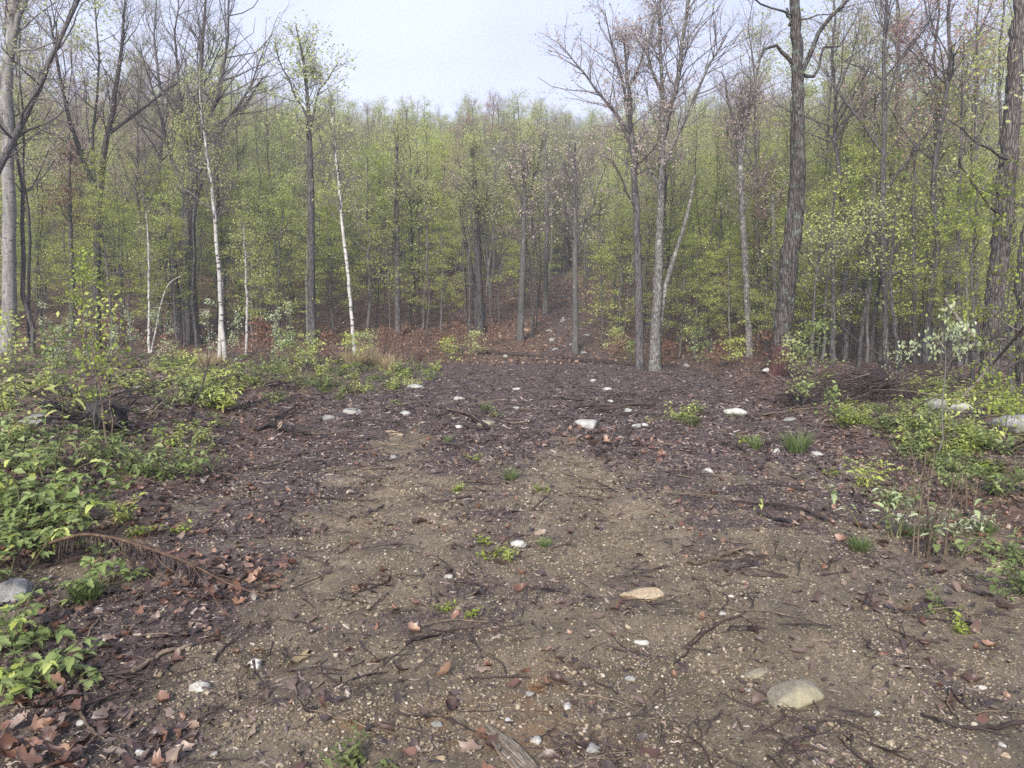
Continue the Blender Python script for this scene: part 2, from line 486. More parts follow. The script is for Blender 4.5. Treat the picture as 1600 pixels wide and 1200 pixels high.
def pebble_material():
    m, t, o = mat_new('pebble'); g = G(t)
    rnd = g.n('ObjectInfo').outputs['Random']
    c = g.ramp(rnd, [(0, (0.06, 0.046, 0.032)), (0.35, (0.125, 0.098, 0.065)), (0.7, (0.225, 0.178, 0.122)), (0.92, (0.31, 0.25, 0.175)), (0.985, (0.40, 0.35, 0.27)), (1, (0.55, 0.51, 0.44))])
    P = g.n('TexCoord').outputs['Object']
    c = g.mix(0.5, c, g.ramp(g.noise(P, 2.5, 4, 0.7), [(0.3, (0.45, 0.44, 0.42)), (0.65, (1, 1, 1))]), 'MULTIPLY')
    finish(g, o, c, 0.7, None, spec=0.35)
    return m
PEBBLE = pebble_material()
def chip_material():
    m, t, o = mat_new('wood_chip'); g = G(t)
    rnd = g.n('ObjectInfo').outputs['Random']
    c = g.ramp(rnd, [(0, (0.016, 0.011, 0.011)), (0.4, (0.052, 0.035, 0.033)), (0.7, (0.118, 0.082, 0.073)), (0.93, (0.21, 0.158, 0.136)), (1, (0.38, 0.31, 0.26))])
    finish(g, o, c, 0.55, None, spec=0.45)
    return m
CHIP = chip_material()
CUTWOOD = bark('cut_wood', (0.16, 0.11, 0.07), (0.36, 0.28, 0.19), zs=1, scale=20, furrow=False, bd=0.004)
BLACKWOOD = bark('blackened_wood', (0.010, 0.008, 0.009), (0.060, 0.050, 0.048), zs=1, scale=14, furrow=False, bd=0.015)
GREYWOOD = bark('weathered_wood', (0.065, 0.055, 0.044), (0.23, 0.195, 0.155), zs=1, scale=26, furrow=False, bd=0.01)

# ------------------------------------------------------------------ zones of the ground
def zones(x, y):
    xl = -2.15 - 0.09 * np.clip(y, 0, 25)
    xr = 2.6 + 0.16 * np.clip(y, 0, 25)
    n1, n2 = W_pat(x, y), W_pat2(x, y)
    wob = 0.35 * n1 + 0.2 * n2
    left = sst(-0.35, 0.55, xl - x + wob); right = sst(-0.35, 0.55, x - xr + wob)
    off = np.maximum(left, right)
    # dark shredded wood: far middle of the clearing, and streaks along the track
    rut = np.exp(-((x + 1.15 + .03 * y) / 0.42) ** 2) + np.exp(-((x - 0.75) / 0.42) ** 2)
    far = sst(5.4, 10.2, y - 3.0 * rut + 1.2 * n1 + 0.9 * n2)
    streak = 0.08 + 0.42 * sst(-0.2, 0.9, 0.7 * n2 + 0.5 * n1 + 0.3 * W_str(x, y)) * (1 - 0.75 * rut * sst(3.8, 5.5, y))
    mound = 0.55 * np.exp(-((x + 0.2) / 0.45) ** 2) * sst(4.0, 5.5, y)
    border = np.exp(-((x - xl - 0.5) / 0.75) ** 2) * 0.85 + np.exp(-((x - xr + 0.8) / 0.8) ** 2) * 0.7 * sst(3.5, 6, y)
    outer = 0.7 * sst(4.6, 6.5, y) * (1 - np.clip(rut * 1.3, 0, 1)) * np.where(np.abs(x + .2) > 1.0, 1, .2)
    mulch = np.clip(np.maximum.reduce([far, streak, mound + .25 * n2, outer + .3 * n2, border + 0.25 * n2]), 0, 1) * (1 - sst(30, 33, y) * (np.abs(x - 2.6 - .03 * (y - 30)) > 1.5))
    wood = sst(28, 33, y + n1 * 1.5)
    litter = np.clip(off * (0.75 + 0.3 * n2), 0, 1)
    litter = np.maximum(litter, wood)
    trail = np.exp(-((x - 2.6 - 0.035 * (y - 30)) / 1.2) ** 2) * sst(28, 33, y)
    litter = litter * (1 - trail)
    gl = sst(0.0, 0.9, xl - 0.7 - x + 0.6 * wob) * sst(2.2, 4, y) * (1 - sst(24, 29, y))
    gl2 = sst(-.2, 0.8, -2.3 - 0.02 * y - x + wob * 1.6) * sst(14, 17, y) * (1 - sst(27, 30, y))
    gr = 1.15 * sst(0.0, 1.4, x - xr - 0.5 + 1.2 * wob) * sst(4.2, 5.5, y) * (1 - sst(17, 20, y))
    gr2 = np.exp(-(((x - 3.0) / 0.9) ** 2 + ((y - 12.8) / 1.5) ** 2))
    green = np.clip(np.maximum.reduce([gl, gl2, gr, gr2]) * (0.50 + 0.6 * n2 + 0.3 * n1), 0, 1)
    return mulch, litter, green

def build_ground():
    def axis(c, lo, hi, s0, grow):
        a = [c]; s = s0
        while a[-1] < hi:
            s *= grow; a.append(a[-1] + s)
        b = [lo]
        return np.array(a)
    xs = np.arange(-4.6, 4.6001, 0.036)
    ext = axis(xs[-1], 0, 420, 0.036, 1.075)[1:]
    xs = np.concatenate([-ext[::-1], xs, ext])
    ys = np.arange(2.2, 8.4, 0.034)
    up = axis(ys[-1], 0, 850, 0.034, 1.022)[1:]
    dn = axis(0, 0, 40, 0.034, 1.12)[1:]
    ys = np.concatenate([(ys[0] - dn)[::-1], ys, up])
    X, Y = np.meshgrid(xs, ys)
    Z = height(X, Y)
    V = np.stack([X, Y, Z], -1).reshape(-1, 3)
    ny, nx = X.shape
    i = np.arange(ny * nx).reshape(ny, nx)
    F = np.stack([i[:-1, :-1], i[:-1, 1:], i[1:, 1:], i[1:, :-1]], -1).reshape(-1, 4)
    mb = MB(); mb.add(V, F)
    me = mb.mesh('ground', GROUND)
    mu, li, gr = zones(X.ravel(), Y.ravel())
    xo, yo = X.ravel(), Y.ravel()
    orr = np.zeros(len(xo))
    for px, py, sx, sy in ((850, 1090, .16, .30), (700, 1120, .22, .12), (790, 1150, .3, .12), (870, 1060, .1, .12), (560, 1130, .12, .06)):
        q = at(px, py); orr = np.maximum(orr, np.exp(-((xo - q.x) / sx) ** 2 - ((yo - q.y) / sy) ** 2))
    for nm, a in (('mulch', mu), ('litter', li), ('green', gr), ('orange', orr)):
        k = me.attributes.new(nm, 'FLOAT', 'POINT'); k.data.foreach_set('value', a.astype(np.float32))
    tag(link('ground', me), 'bare clearing floor of gravelly soil, shredded bark and leaf litter rising to a wooded hill', kind='structure')
build_ground()

# ------------------------------------------------------------------ trees
def trunk_ridge(seed, amp, k, flare):
    r = np.random.default_rng(seed)
    ph = r.uniform(0, 6.28, 6)
    def f(th, P):
        z = P[..., 2][..., None] - P[:, :1, 2][..., None]
        a = th[None, None, :]
        tw = 0.35 * np.sin(z * 1.1 + ph[0]) + 0.2 * np.sin(z * 2.7 + ph[1])
        q = 1 + amp * (np.abs(np.sin(k * 0.5 * (a + tw * 0.3) + ph[2] + 0.5 * np.sin(z * 3.1 + 3 * a))) - 0.5)
        q = q + amp * 0.6 * np.sin(2 * a + z * 0.8 + ph[3]) + amp * 0.5 * np.sin(3 * a - z * 1.9 + ph[4])
        fl = flare * np.exp(-np.maximum(z - 0.3, 0) / 0.35)
        return q + fl * (0.6 + 0.5 * np.sin(4 * a + ph[5]) + 0.2 * np.sin(7 * a))
    return f

def grow(seed, trunk, rad, bark_i=0, k=8, cs=0.4, nl=22, ll=2.6, lang=(70, 30), sub=5, twig=5, up=0.05, leaf=3000,
         lsize=0.12, lspread=0.18, flat=0.0, droop=0.1, ridge=None, lim=None, leaf_from=0.15, jit=0.16, tw_len=0.55,
         asp=0.62, clump=4, extra=None, side=None, thinlimb=False):
    """wood and leaf mesh-builders for one tree; trunk: (n,3) local points"""
    rng = np.random.default_rng(seed)
    wood, lf = MB(), MB()
    T = np.asarray(trunk, float)
    n = len(T); rad = np.asarray(rad, float)
    tubes(wood, T, rad, k, 0, ridge)
    lm_ = 1 if thinlimb else 0
    TP = T[None]
    H = T[-1, 2]
    paths = []                    # limb level
    if nl:
        s = np.sort(rng.uniform(cs, 0.985, nl) ** 0.92)
        C, tan = sample(TP, np.zeros(nl, int), s)
        az = np.arange(nl) * 2.4 + rng.normal(0, 0.5, nl)
        if side is not None:
            az = np.where(rng.uniform(0, 1, nl) < 0.6, side + rng.normal(0, .6, nl), az)
        q = (s - cs) / (1 - cs)
        ang = np.radians(lang[0] + (lang[1] - lang[0]) * q + rng.normal(0, 8, nl))
        D = np.stack([np.cos(az) * np.sin(ang), np.sin(az) * np.sin(ang), np.cos(ang)], 1)
        L = ll * (1.0 - 0.72 * q ** 1.3) * rng.uniform(0.55, 1.15, nl)
        P1 = wander(rng, C, D, L, 7, up, jit)
        rt = np.interp(s, np.linspace(0, 1, n), rad)
        r1 = np.minimum(rt * 0.5, 0.010 + L * 0.008)
        R1 = r1[:, None] * np.linspace(1, 0.28, 8)[None]
        tubes(wood, P1, R1, 5, lm_)
        paths.append((P1, R1, L))
    for ex in (extra or []):      # prescribed limbs
        E = np.asarray(ex['p'], float)
        m = 8
        tt = np.linspace(0, 1, m); ti = np.linspace(0, 1, len(E))
        E8 = np.stack([np.interp(tt, ti, E[:, c]) for c in range(3)], 1)
        E8[1:-1] += rng.normal(0, 0.03, (m - 2, 3))
        Rr = np.linspace(ex['r0'], ex['r1'], m)
        tubes(wood, E8, Rr, 7, 0)
        paths.append((E8[None], Rr[None], np.array([np.linalg.norm(E8[-1] - E8[0])])))
    lp = []
    for P1, R1, L in paths:
        M = len(P1)
        if not sub:
            lp.append(P1); continue
        ns = np.maximum(2, (sub * np.clip(L / 2.0, 0.5, 3.2)).astype(int))
        m = np.repeat(np.arange(M), ns)
        s = rng.uniform(0.18, 1.0, len(m))
        C, tan = sample(P1, m, s)
        D = side_dir(rng, tan, np.radians(rng.uniform(25, 60, len(m))))
        L2 = L[m] * 0.42 * (1.15 - 0.6 * s) * rng.uniform(0.6, 1.3, len(m)) + 0.15
        P2 = wander(rng, C, D, L2, 4, up * 1.2, jit * 1.1)
        r2 = np.minimum(R1[m, np.clip((s * 7).astype(int), 0, 7)] * 0.62, 0.004 + 0.008 * L2)
        tubes(wood, P2, r2[:, None] * np.linspace(1, 0.4, 5)[None], 4, 1)
        lp.append(P2)
        if twig:
            m3 = np.repeat(np.arange(len(P2)), twig)
            s3 = rng.uniform(0.15, 1.0, len(m3))
            C3, t3 = sample(P2, m3, s3)
            D3 = side_dir(rng, t3, np.radians(rng.uniform(20, 60, len(m3))))
            L3 = tw_len * rng.uniform(0.4, 1.3, len(m3))
            P3 = wander(rng, C3, D3, L3, 2, up, jit * 1.3)
            tubes(wood, P3, np.full((len(P3), 3), 0.0045) * np.array([1.1, 0.8, 0.45]), 3, 1)
            lp.append(P3)
    if leaf and lp:
        nn = [len(p) for p in lp]
        w = np.array([len(p) * (1.0 if p.shape[1] == 3 else 0.6) for p in lp], float); w /= w.sum()
        for p, ww in zip(lp, w):
            N = int(leaf * ww / clump)
            if N < 1: continue
            m = rng.integers(0, len(p), N); s = rng.uniform(leaf_from, 1, N)
            C, _ = sample(p, m, s)
            C = np.repeat(C, clump, 0) + rng.normal(0, lspread, (N * clump, 3)) * np.array([1, 1, 0.28 if flat else 0.7])
            v = np.clip(np.repeat(rng.uniform(0, 1, N), clump) * 0.6 + rng.uniform(0, 0.4, N * clump), 0, 1)
            leaf_quads(lf, rng, C, lsize, flat, droop, 0, asp, v)
    return wood, lf

def straight(rng, H, lean=0.03, wob=0.06, n=12):
    z = np.linspace(-0.35, H, n)
    a = rng.uniform(0, 6.28)
    x = lean * z * math.cos(a) + np.cumsum(rng.normal(0, wob, n)); y = lean * z * math.sin(a) + np.cumsum(rng.normal(0, wob, n))
    x -= np.interp(0, z, x); y -= np.interp(0, z, y)
    return np.stack([x, y, z], 1)

def taper(H, r0, n=12, p=0.8, tip=0.012):
    z = np.linspace(0, 1, n)
    return r0 * (1 - z) ** p + tip

PROTO = {}
def proto(key, n, fn):
    PROTO[key] = []
    for i in range(n):
        PROTO[key].append(fn(i))

def pr_beech(i):
    r = np.random.default_rng(100 + i); H = r.uniform(7, 10)
    w, l = grow(100 + i, straight(r, H, 0.04, 0.07), taper(H, 0.065), cs=0.17, nl=34, ll=2.7, lang=(82, 40), sub=5, twig=3, up=0.0,
                leaf=7600, lsize=0.085, lspread=0.16, flat=2.0, droop=0.15, k=7, clump=8)
    return H, w.mesh('beech_wood', [BARK_GREY, TWIG]), l.mesh('beech_leaves', L_YEL)
def pr_maple(i):
    r = np.random.default_rng(200 + i); H = r.uniform(14, 17)
    w, l = grow(200 + i, straight(r, H, 0.035, 0.12), taper(H, r.uniform(0.08, 0.13)), cs=0.30, nl=30, ll=3.6, lang=(62, 22), sub=6, twig=4, up=0.06,
                leaf=4800, clump=7, lsize=0.09, lspread=0.17, droop=0.2)
    return H, w.mesh('maple_wood', [BARK_DARK, TWIG]), l.mesh('maple_leaves', L_OLIVE if i % 3 else L_YEL)
def pr_bare(i):
    r = np.random.default_rng(300 + i); H = r.uniform(15, 18)
    w, l = grow(300 + i, straight(r, H, 0.04, 0.13), taper(H, r.uniform(0.075, 0.125)), cs=0.38, nl=26, ll=4.2, lang=(55, 18), sub=7, twig=4, up=0.08,
                leaf=2600, lsize=0.055, lspread=0.08, tw_len=0.75, clump=3)
    return H, w.mesh('bare_wood', [BARK_DARK if i % 2 else BARK_GREY, TWIG]), l.mesh('bare_buds', L_MAUVE if i % 2 else L_OLIVE)
def pr_red(i):
    r = np.random.default_rng(400 + i); H = r.uniform(13, 17)
    w, l = grow(400 + i, straight(r, H, 0.035, 0.12), taper(H, 0.085), cs=0.4, nl=24, ll=3.4, lang=(55, 18), sub=6, twig=4, up=0.08,
                leaf=5200, lsize=0.06, lspread=0.11, tw_len=0.6, clump=4)
    return H, w.mesh('red_maple_wood', [BARK_DARK, TWIG]), l.mesh('red_maple_buds', L_RED if i % 2 else L_MAUVE)
def pr_pole(i):
    r = np.random.default_rng(500 + i); H = r.uniform(12, 15)
    w, l = grow(500 + i, straight(r, H, 0.05, 0.09), taper(H, 0.06), cs=0.5, nl=18, ll=1.9, lang=(60, 25), sub=5, twig=4, up=0.05,
                leaf=2200, lsize=0.085, lspread=0.18, k=6)
    return H, w.mesh('pole_wood', [BARK_PALE if i == 2 else BARK_DARK, TWIG]), l.mesh('pole_leaves', L_OLIVE)
proto('beech', 5, pr_beech); proto('maple', 5, pr_maple); proto('bare', 4, pr_bare); proto('red', 4, pr_red); proto('pole', 4, pr_pole)

KIND = {
    'beech': ('understory_tree', 'low spring tree with layers of yellow-green new leaves under the taller wood', 'yellow-green understory trees behind the clearing'),
    'maple': ('maple_tree', 'tall dark-trunked tree with pale green new leaves in the wood behind the clearing', 'leafing tall trees behind the clearing'),
    'bare': ('bare_tree', 'tall still nearly bare tree with grey-mauve twigs in the wood behind the clearing', 'bare tall trees behind the clearing'),
    'red': ('budding_maple_tree', 'tall tree with reddish or pink spring buds in the wood behind the clearing', 'red budding trees behind the clearing'),
    'pole': ('pole_tree', 'thin pole-like trunk with a small high green crown in the wood behind the clearing', 'thin pole trees behind the clearing'),
}
def top_py(px):
    return np.interp(px, [0, 300, 345, 420, 560, 640, 700, 860, 900, 1100, 1150, 1240, 1600],
                     [-220, -160, 110, 165, 175, 190, 185, 188, 195, 175, 90, -60, -240])

def edge_y(x):                    # where the wood begins
    return np.interp(x, [-30, -18, -11, -6, -3, 3, 6, 9, 12, 16, 24], [27, 28, 31, 33.5, 35, 35, 33, 30, 24, 22, 20])

def tree_at(kind, i, x, y, H, rz):
    h0, wm, lm = PROTO[kind][i]
    nm, lab, grp = KIND[kind]
    o = empty(nm, (x, y, hz(x, y)), rz, H / h0)
    tag(o, lab, 'tree', grp)
    link('trunk', wm, o); link('crown', lm, o)
    return o

def forest():
    rng = np.random.default_rng(21)
    pts = []
    tries = 0
    cand = []
    while len(cand) < 330 and tries < 40000:
        tries += 1
        y = math.sqrt(rng.uniform(21 ** 2, 64 ** 2)); u = rng.uniform(-0.74, 0.74); x = u * y
        if y < edge_y(x) + 0.4: continue
        if rng.uniform() > np.interp(y, [20, 40, 64], [1.0, 0.85, 0.42]): continue
        tx = 2.6 + 0.035 * (y - 30)
        if abs(x - tx) < 1.3 and y < 62: continue
        if any((x - a) ** 2 + (y - b) ** 2 < 1.15 ** 2 for a, b in cand): continue
        cand.append((x, y))
    counts = {}
    for x, y in cand[:300]:
        px = 800 + x / y * FPX
        e = y - edge_y(x)
        hm = (510 - top_py(px)) / FPX * y + CAM_H - hz(x, y)
        sidey = (px < 340 or px > 1140)
        if sidey:
            w = dict(beech=.42, maple=.08, bare=.18, red=.20, pole=.12)
        else:
            w = dict(beech=.40, maple=.24, bare=.16, red=.06, pole=.14)
        kd = rng.choice(list(w), p=list(w.values()))
        i = int(rng.integers(0, len(PROTO[kd]))); H0 = PROTO[kd][i][0]
        if kd == 'beech' and not sidey and 540 < px < 1000 and y < 45 and rng.uniform() < .7:
            kd = 'pole'; i = int(rng.integers(0, len(PROTO[kd]))); H0 = PROTO[kd][i][0]
        if kd == 'beech':
            H = H0 * rng.uniform(0.6, 1.1)
        else:
            if sidey and y > 36: hm = min(hm, (510 - rng.uniform(20, 190)) / FPX * y + CAM_H - hz(x, y))
            H = min(H0 * rng.uniform(0.95, 1.3), hm * rng.uniform(0.72, 1.10))
            if H < 7: kd = 'beech'; i = int(rng.integers(0, 5)); H = max(4.5, H)
        tree_at(kd, i, x, y, H, rng.uniform(0, 6.28))
        counts[kd] = counts.get(kd, 0) + 1
    print('forest', counts, tries)
forest()

LANDMARKS = [(-200, 60, 'around the pale left trunk'), (60, 150, 'between the pale left trunk and the dark twin tree'), (150, 232, 'between the dark twin tree and the pale forked sapling'), (232, 300, 'just left of the thick dark old tree'),
             (300, 350, 'between the thick old tree and the two-stemmed birch'), (350, 420, 'right of the two-stemmed birch'), (420, 488, 'left of the slender lone-crowned maple'), (488, 552, 'left of the single white birch'), (552, 620, 'right of the single white birch'),
             (620, 690, 'left of the split trunk tree, farther out'), (690, 750, 'close left of the split trunk tree'), (750, 815, 'between split trunk tree and straight grey tree'), (815, 900, 'between straight grey tree and the stony trail'), (900, 960, 'right of the stony trail'),
             (960, 1022, 'left of the mottled forked tree'), (1022, 1090, 'right of the mottled forked tree'), (1090, 1172, 'left of the thin spotted tree'), (1172, 1240, 'behind the mossy old oak'), (1240, 1310, 'close right of the mossy old oak'), (1310, 1384, 'behind the brush pile, left half'),
             (1384, 1450, 'behind the brush pile, right half'), (1450, 1530, 'left of the huge leaning oak'), (1530, 1900, 'around the huge leaning oak')]
ORD = ['leftmost', 'second from left', 'third from left', 'fourth from left', 'fifth from left', 'sixth from left', 'seventh from left', 'eighth from left', 'ninth from left', 'tenth from left']
SHORT = {'understory_tree': 'low yellow-green tree', 'maple_tree': 'tall pale-green leafing tree', 'bare_tree': 'tall nearly bare mauve-twigged tree', 'budding_maple_tree': 'tall tree with reddish buds', 'pole_tree': 'thin pole-like tree'}
def label_trees():
    sec = {}
    for o in COL.objects:
        if o.parent is None and o.get('group') in [k[2] for k in KIND.values()]:
            px = 800 + o.location.x / o.location.y * FPX
            for a, b, t in LANDMARKS:
                if a <= px < b: sec.setdefault((o.name.split('.')[0], t), []).append((px, o))
    for (nm, t), L in sec.items():
        L.sort(key=lambda q: q[0])
        for i, (px, o) in enumerate(L):
            o['label'] = SHORT[nm] + ' ' + t + ('' if len(L) == 1 else ', ' + ORD[min(i, 9)])
            if len(o['label'].split()) > 16: o['label'] = o['label'].replace('tall nearly bare mauve-twigged tree', 'bare mauve-twigged tree').replace('tall pale-green leafing tree', 'leafing pale-green tree').replace('low yellow-green', 'yellow-green').replace('tall tree with', 'tree with').replace(' from left', '')

# ------------------------------------------------------------------ geometry-node scatter for what nobody could count
def scatter(name, meshes, P, rot, scl, idx, label):
    pc = bpy.data.collections.new(name + '_pieces')
    for q, me in enumerate(meshes):
        ob = bpy.data.objects.new('%s_piece_%02d' % (name, q), me); pc.objects.link(ob)
    me = bpy.data.meshes.new(name)
    N = len(P)
    me.vertices.add(N); me.vertices.foreach_set('co', np.asarray(P, np.float32).ravel())
    a = me.attributes.new('rot', 'FLOAT_VECTOR', 'POINT'); a.data.foreach_set('vector', np.asarray(rot, np.float32).ravel())
    scl = np.asarray(scl, np.float32)
    if scl.ndim == 1: scl = np.repeat(scl[:, None], 3, 1)
    a = me.attributes.new('scl', 'FLOAT_VECTOR', 'POINT'); a.data.foreach_set('vector', scl.ravel())
    a = me.attributes.new('pick', 'INT', 'POINT'); a.data.foreach_set('value', np.asarray(idx, np.int32))
    ng = bpy.data.node_groups.new(name + '_scatter', 'GeometryNodeTree')
    ng.interface.new_socket('Geometry', in_out='INPUT', socket_type='NodeSocketGeometry')
    ng.interface.new_socket('Geometry', in_out='OUTPUT', socket_type='NodeSocketGeometry')
    N_ = ng.nodes.new
    gi, go = N_('NodeGroupInput'), N_('NodeGroupOutput')
    iop = N_('GeometryNodeInstanceOnPoints'); iop.inputs['Pick Instance'].default_value = True
    ci = N_('GeometryNodeCollectionInfo'); ci.inputs['Collection'].default_value = pc
    ci.inputs['Separate Children'].default_value = True; ci.inputs['Reset Children'].default_value = True
    def na(nm, dt):
        x = N_('GeometryNodeInputNamedAttribute'); x.data_type = dt; x.inputs['Name'].default_value = nm
        return x.outputs['Attribute']
    L = ng.links.new
    L(gi.outputs[0], iop.inputs['Points']); L(ci.outputs[0], iop.inputs['Instance'])
    L(na('pick', 'INT'), iop.inputs['Instance Index'])
    L(na('rot', 'FLOAT_VECTOR'), iop.inputs['Rotation']); L(na('scl', 'FLOAT_VECTOR'), iop.inputs['Scale'])
    L(iop.outputs[0], go.inputs[0])
    o = link(name, me)
    md = o.modifiers.new('scatter', 'NODES'); md.node_group = ng
    tag(o, label, kind='stuff')
    return o

def join_meshes(name, a, b):
    """wood and leaves of a far tree as one mesh"""
    def arr(me):
        V = np.empty(len(me.vertices) * 3, np.float32); me.vertices.foreach_get('co', V)
        return V.reshape(-1, 3)
    me = bpy.data.meshes.new(name)
    Va, Vb = arr(a), arr(b)
    mats = list(a.materials) + list(b.materials)
    vs, loops, starts, mi, var = [], [], [], [], []
    off = lo = 0; mo = 0
    for m, V in ((a, Va), (b, Vb)):
        li = np.empty(len(m.loops), np.int32); m.loops.foreach_get('vertex_index', li)
        ls = np.empty(len(m.polygons), np.int32); m.polygons.foreach_get('loop_start', ls)
        mm = np.empty(len(m.polygons), np.int32); m.polygons.foreach_get('material_index', mm)
        vv = np.empty(len(m.vertices), np.float32); m.attributes['var'].data.foreach_get('value', vv)
        vs.append(V); loops.append(li + off); starts.append(ls + lo); mi.append(mm + mo); var.append(vv)
        off += len(V); lo += len(li); mo += len(m.materials)
    vs, loops, starts, mi, var = map(np.concatenate, (vs, loops, starts, mi, var))
    me.vertices.add(len(vs)); me.vertices.foreach_set('co', vs.ravel())
    me.loops.add(len(loops)); me.loops.foreach_set('vertex_index', loops)
    me.polygons.add(len(starts)); me.polygons.foreach_set('loop_start', starts); me.polygons.foreach_set('material_index', mi)
    x = me.attributes.new('var', 'FLOAT', 'POINT'); x.data.foreach_set('value', var)
    for m in mats: me.materials.append(m)
    me.update(calc_edges=True)
    return me

def far_wood():
    rng = np.random.default_rng(33)
    N = 2300
    y = np.sqrt(rng.uniform(58 ** 2, 230 ** 2, N)); x = rng.uniform(-0.8, 0.8, N) * y
    y2 = rng.uniform(56, 100, 600); x2 = rng.uniform(-0.78, 0.78, 600) * y2
    x, y = np.concatenate([x, x2]), np.concatenate([y, y2]); N = len(x)
    keys = [('maple', 0), ('maple', 1), ('maple', 3), ('bare', 0), ('bare', 1), ('red', 0), ('beech', 1), ('pole', 0)]
    me = [join_meshes('far_tree_%d' % j, PROTO[k][i][1], PROTO[k][i][2]) for j, (k, i) in enumerate(keys)]
    idx = rng.choice(len(keys), N, p=[.13, .12, .10, .18, .16, .08, .15, .08])
    H0 = np.array([PROTO[k][i][0] for k, i in keys])[idx]
    z = height(x, y)
    px = 800 + x / y * FPX
    hm = (510 - np.clip(top_py(px), 150, 200)) / FPX * y + CAM_H - z
    H = np.minimum(H0 * rng.uniform(0.85, 1.15, N), np.maximum(hm, 9) * rng.uniform(0.8, 1.07, N))
    H = np.maximum(H, 5)
    rot = np.stack([np.zeros(N), np.zeros(N), rng.uniform(0, 6.28, N)], 1)
    scatter('far_wood', me, np.stack([x, y, z], 1), rot, H / H0, idx, 'hazy mass of spring woodland covering the hill far behind the clearing')
far_wood()

# ------------------------------------------------------------------ trees one can pick out along the edge of the clearing
def pixpath(pts, d, base, rng=None, dy=0.0):
    """photo pixels -> local points on the tree standing at distance d"""
    outp = []
    for i, p in enumerate(pts):
        w = atd(p[0], p[1], d)
        outp.append((w.x - base.x, (dy * i / max(1, len(pts) - 1)), w.z - base.z))
    return np.array(outp)

def resample(p, n):
    p = np.asarray(p, float)
    s = np.concatenate([[0], np.cumsum(np.linalg.norm(np.diff(p, axis=0), axis=1))])
    t = np.linspace(0, s[-1], n)
    q = np.stack([np.interp(t, s, p[:, c]) for c in range(3)], 1)
    if n > 6:                      # round the corners
        for _ in range(2):
            q[1:-1] = 0.25 * q[:-2] + 0.5 * q[1:-1] + 0.25 * q[2:]
    return q

def hero(name, label, d, path, wid, bark_m, leaf_m, seed, limbs=(), dy=0.0, n=26, group=None, crown_name='crown', extra_stems=(), **kw):
    """path: [(px,py)] from base up; wid: widths in photo pixels at those points"""
    rng = np.random.default_rng(seed)
    x = (path[0][0] - 800) / FPX * d
    base = Vector((x, d, hz(x, d)))
    pp = pixpath(path, d, base, dy=dy)
    pp[0, 2] = -0.35
    s0 = np.concatenate([[0], np.cumsum(np.linalg.norm(np.diff(pp, axis=0), axis=1))])
    T = resample(pp, n)
    st = np.linspace(0, s0[-1], n)
    rad = np.interp(st, s0, np.array(wid) * ppm(d) * 0.5)
    T[1:-1, :2] += rng.normal(0, 0.015, (n - 2, 2))
    ex = []
    for L in limbs:
        q = pixpath(L['p'], d, base)
        q[:, 1] += np.linspace(0, L.get('dy', rng.uniform(-1.5, 1.5)), len(q)) + dy * np.clip(q[:, 2] / max(T[-1, 2], 1), 0, 1)
        ex.append(dict(p=q, r0=L['w'][0] * ppm(d) * 0.5, r1=L['w'][1] * ppm(d) * 0.5))
    rk = kw.pop('ridge_amp', 0.05); rn = kw.pop('ridge_n', 14); fl = kw.pop('flare', 0.35)
    k = kw.pop('k', 14)
    w, l = grow(seed, T, rad, k=k, ridge=trunk_ridge(seed, rk, rn, fl), extra=ex, **kw)
    o = empty(name, base); tag(o, label, 'tree', group)
    for es in extra_stems:
        q = pixpath(es['p'], d, base, dy=es.get('dy', 0.0)); q[:, 1] += es.get('oy', 0.0)
        if es.get('foot', True): q[0, 2] = -0.35
        q = resample(q, 16)
        tubes(w, q, np.linspace(es['w'][0], es['w'][1], 16) * ppm(d) * 0.5, 9, 0)
    link('trunk', w.mesh(name + '_wood', [bark_m, TWIG]), o)
    if l.n:
        link(crown_name, l.mesh(name + '_leaves', leaf_m), o)
    return o

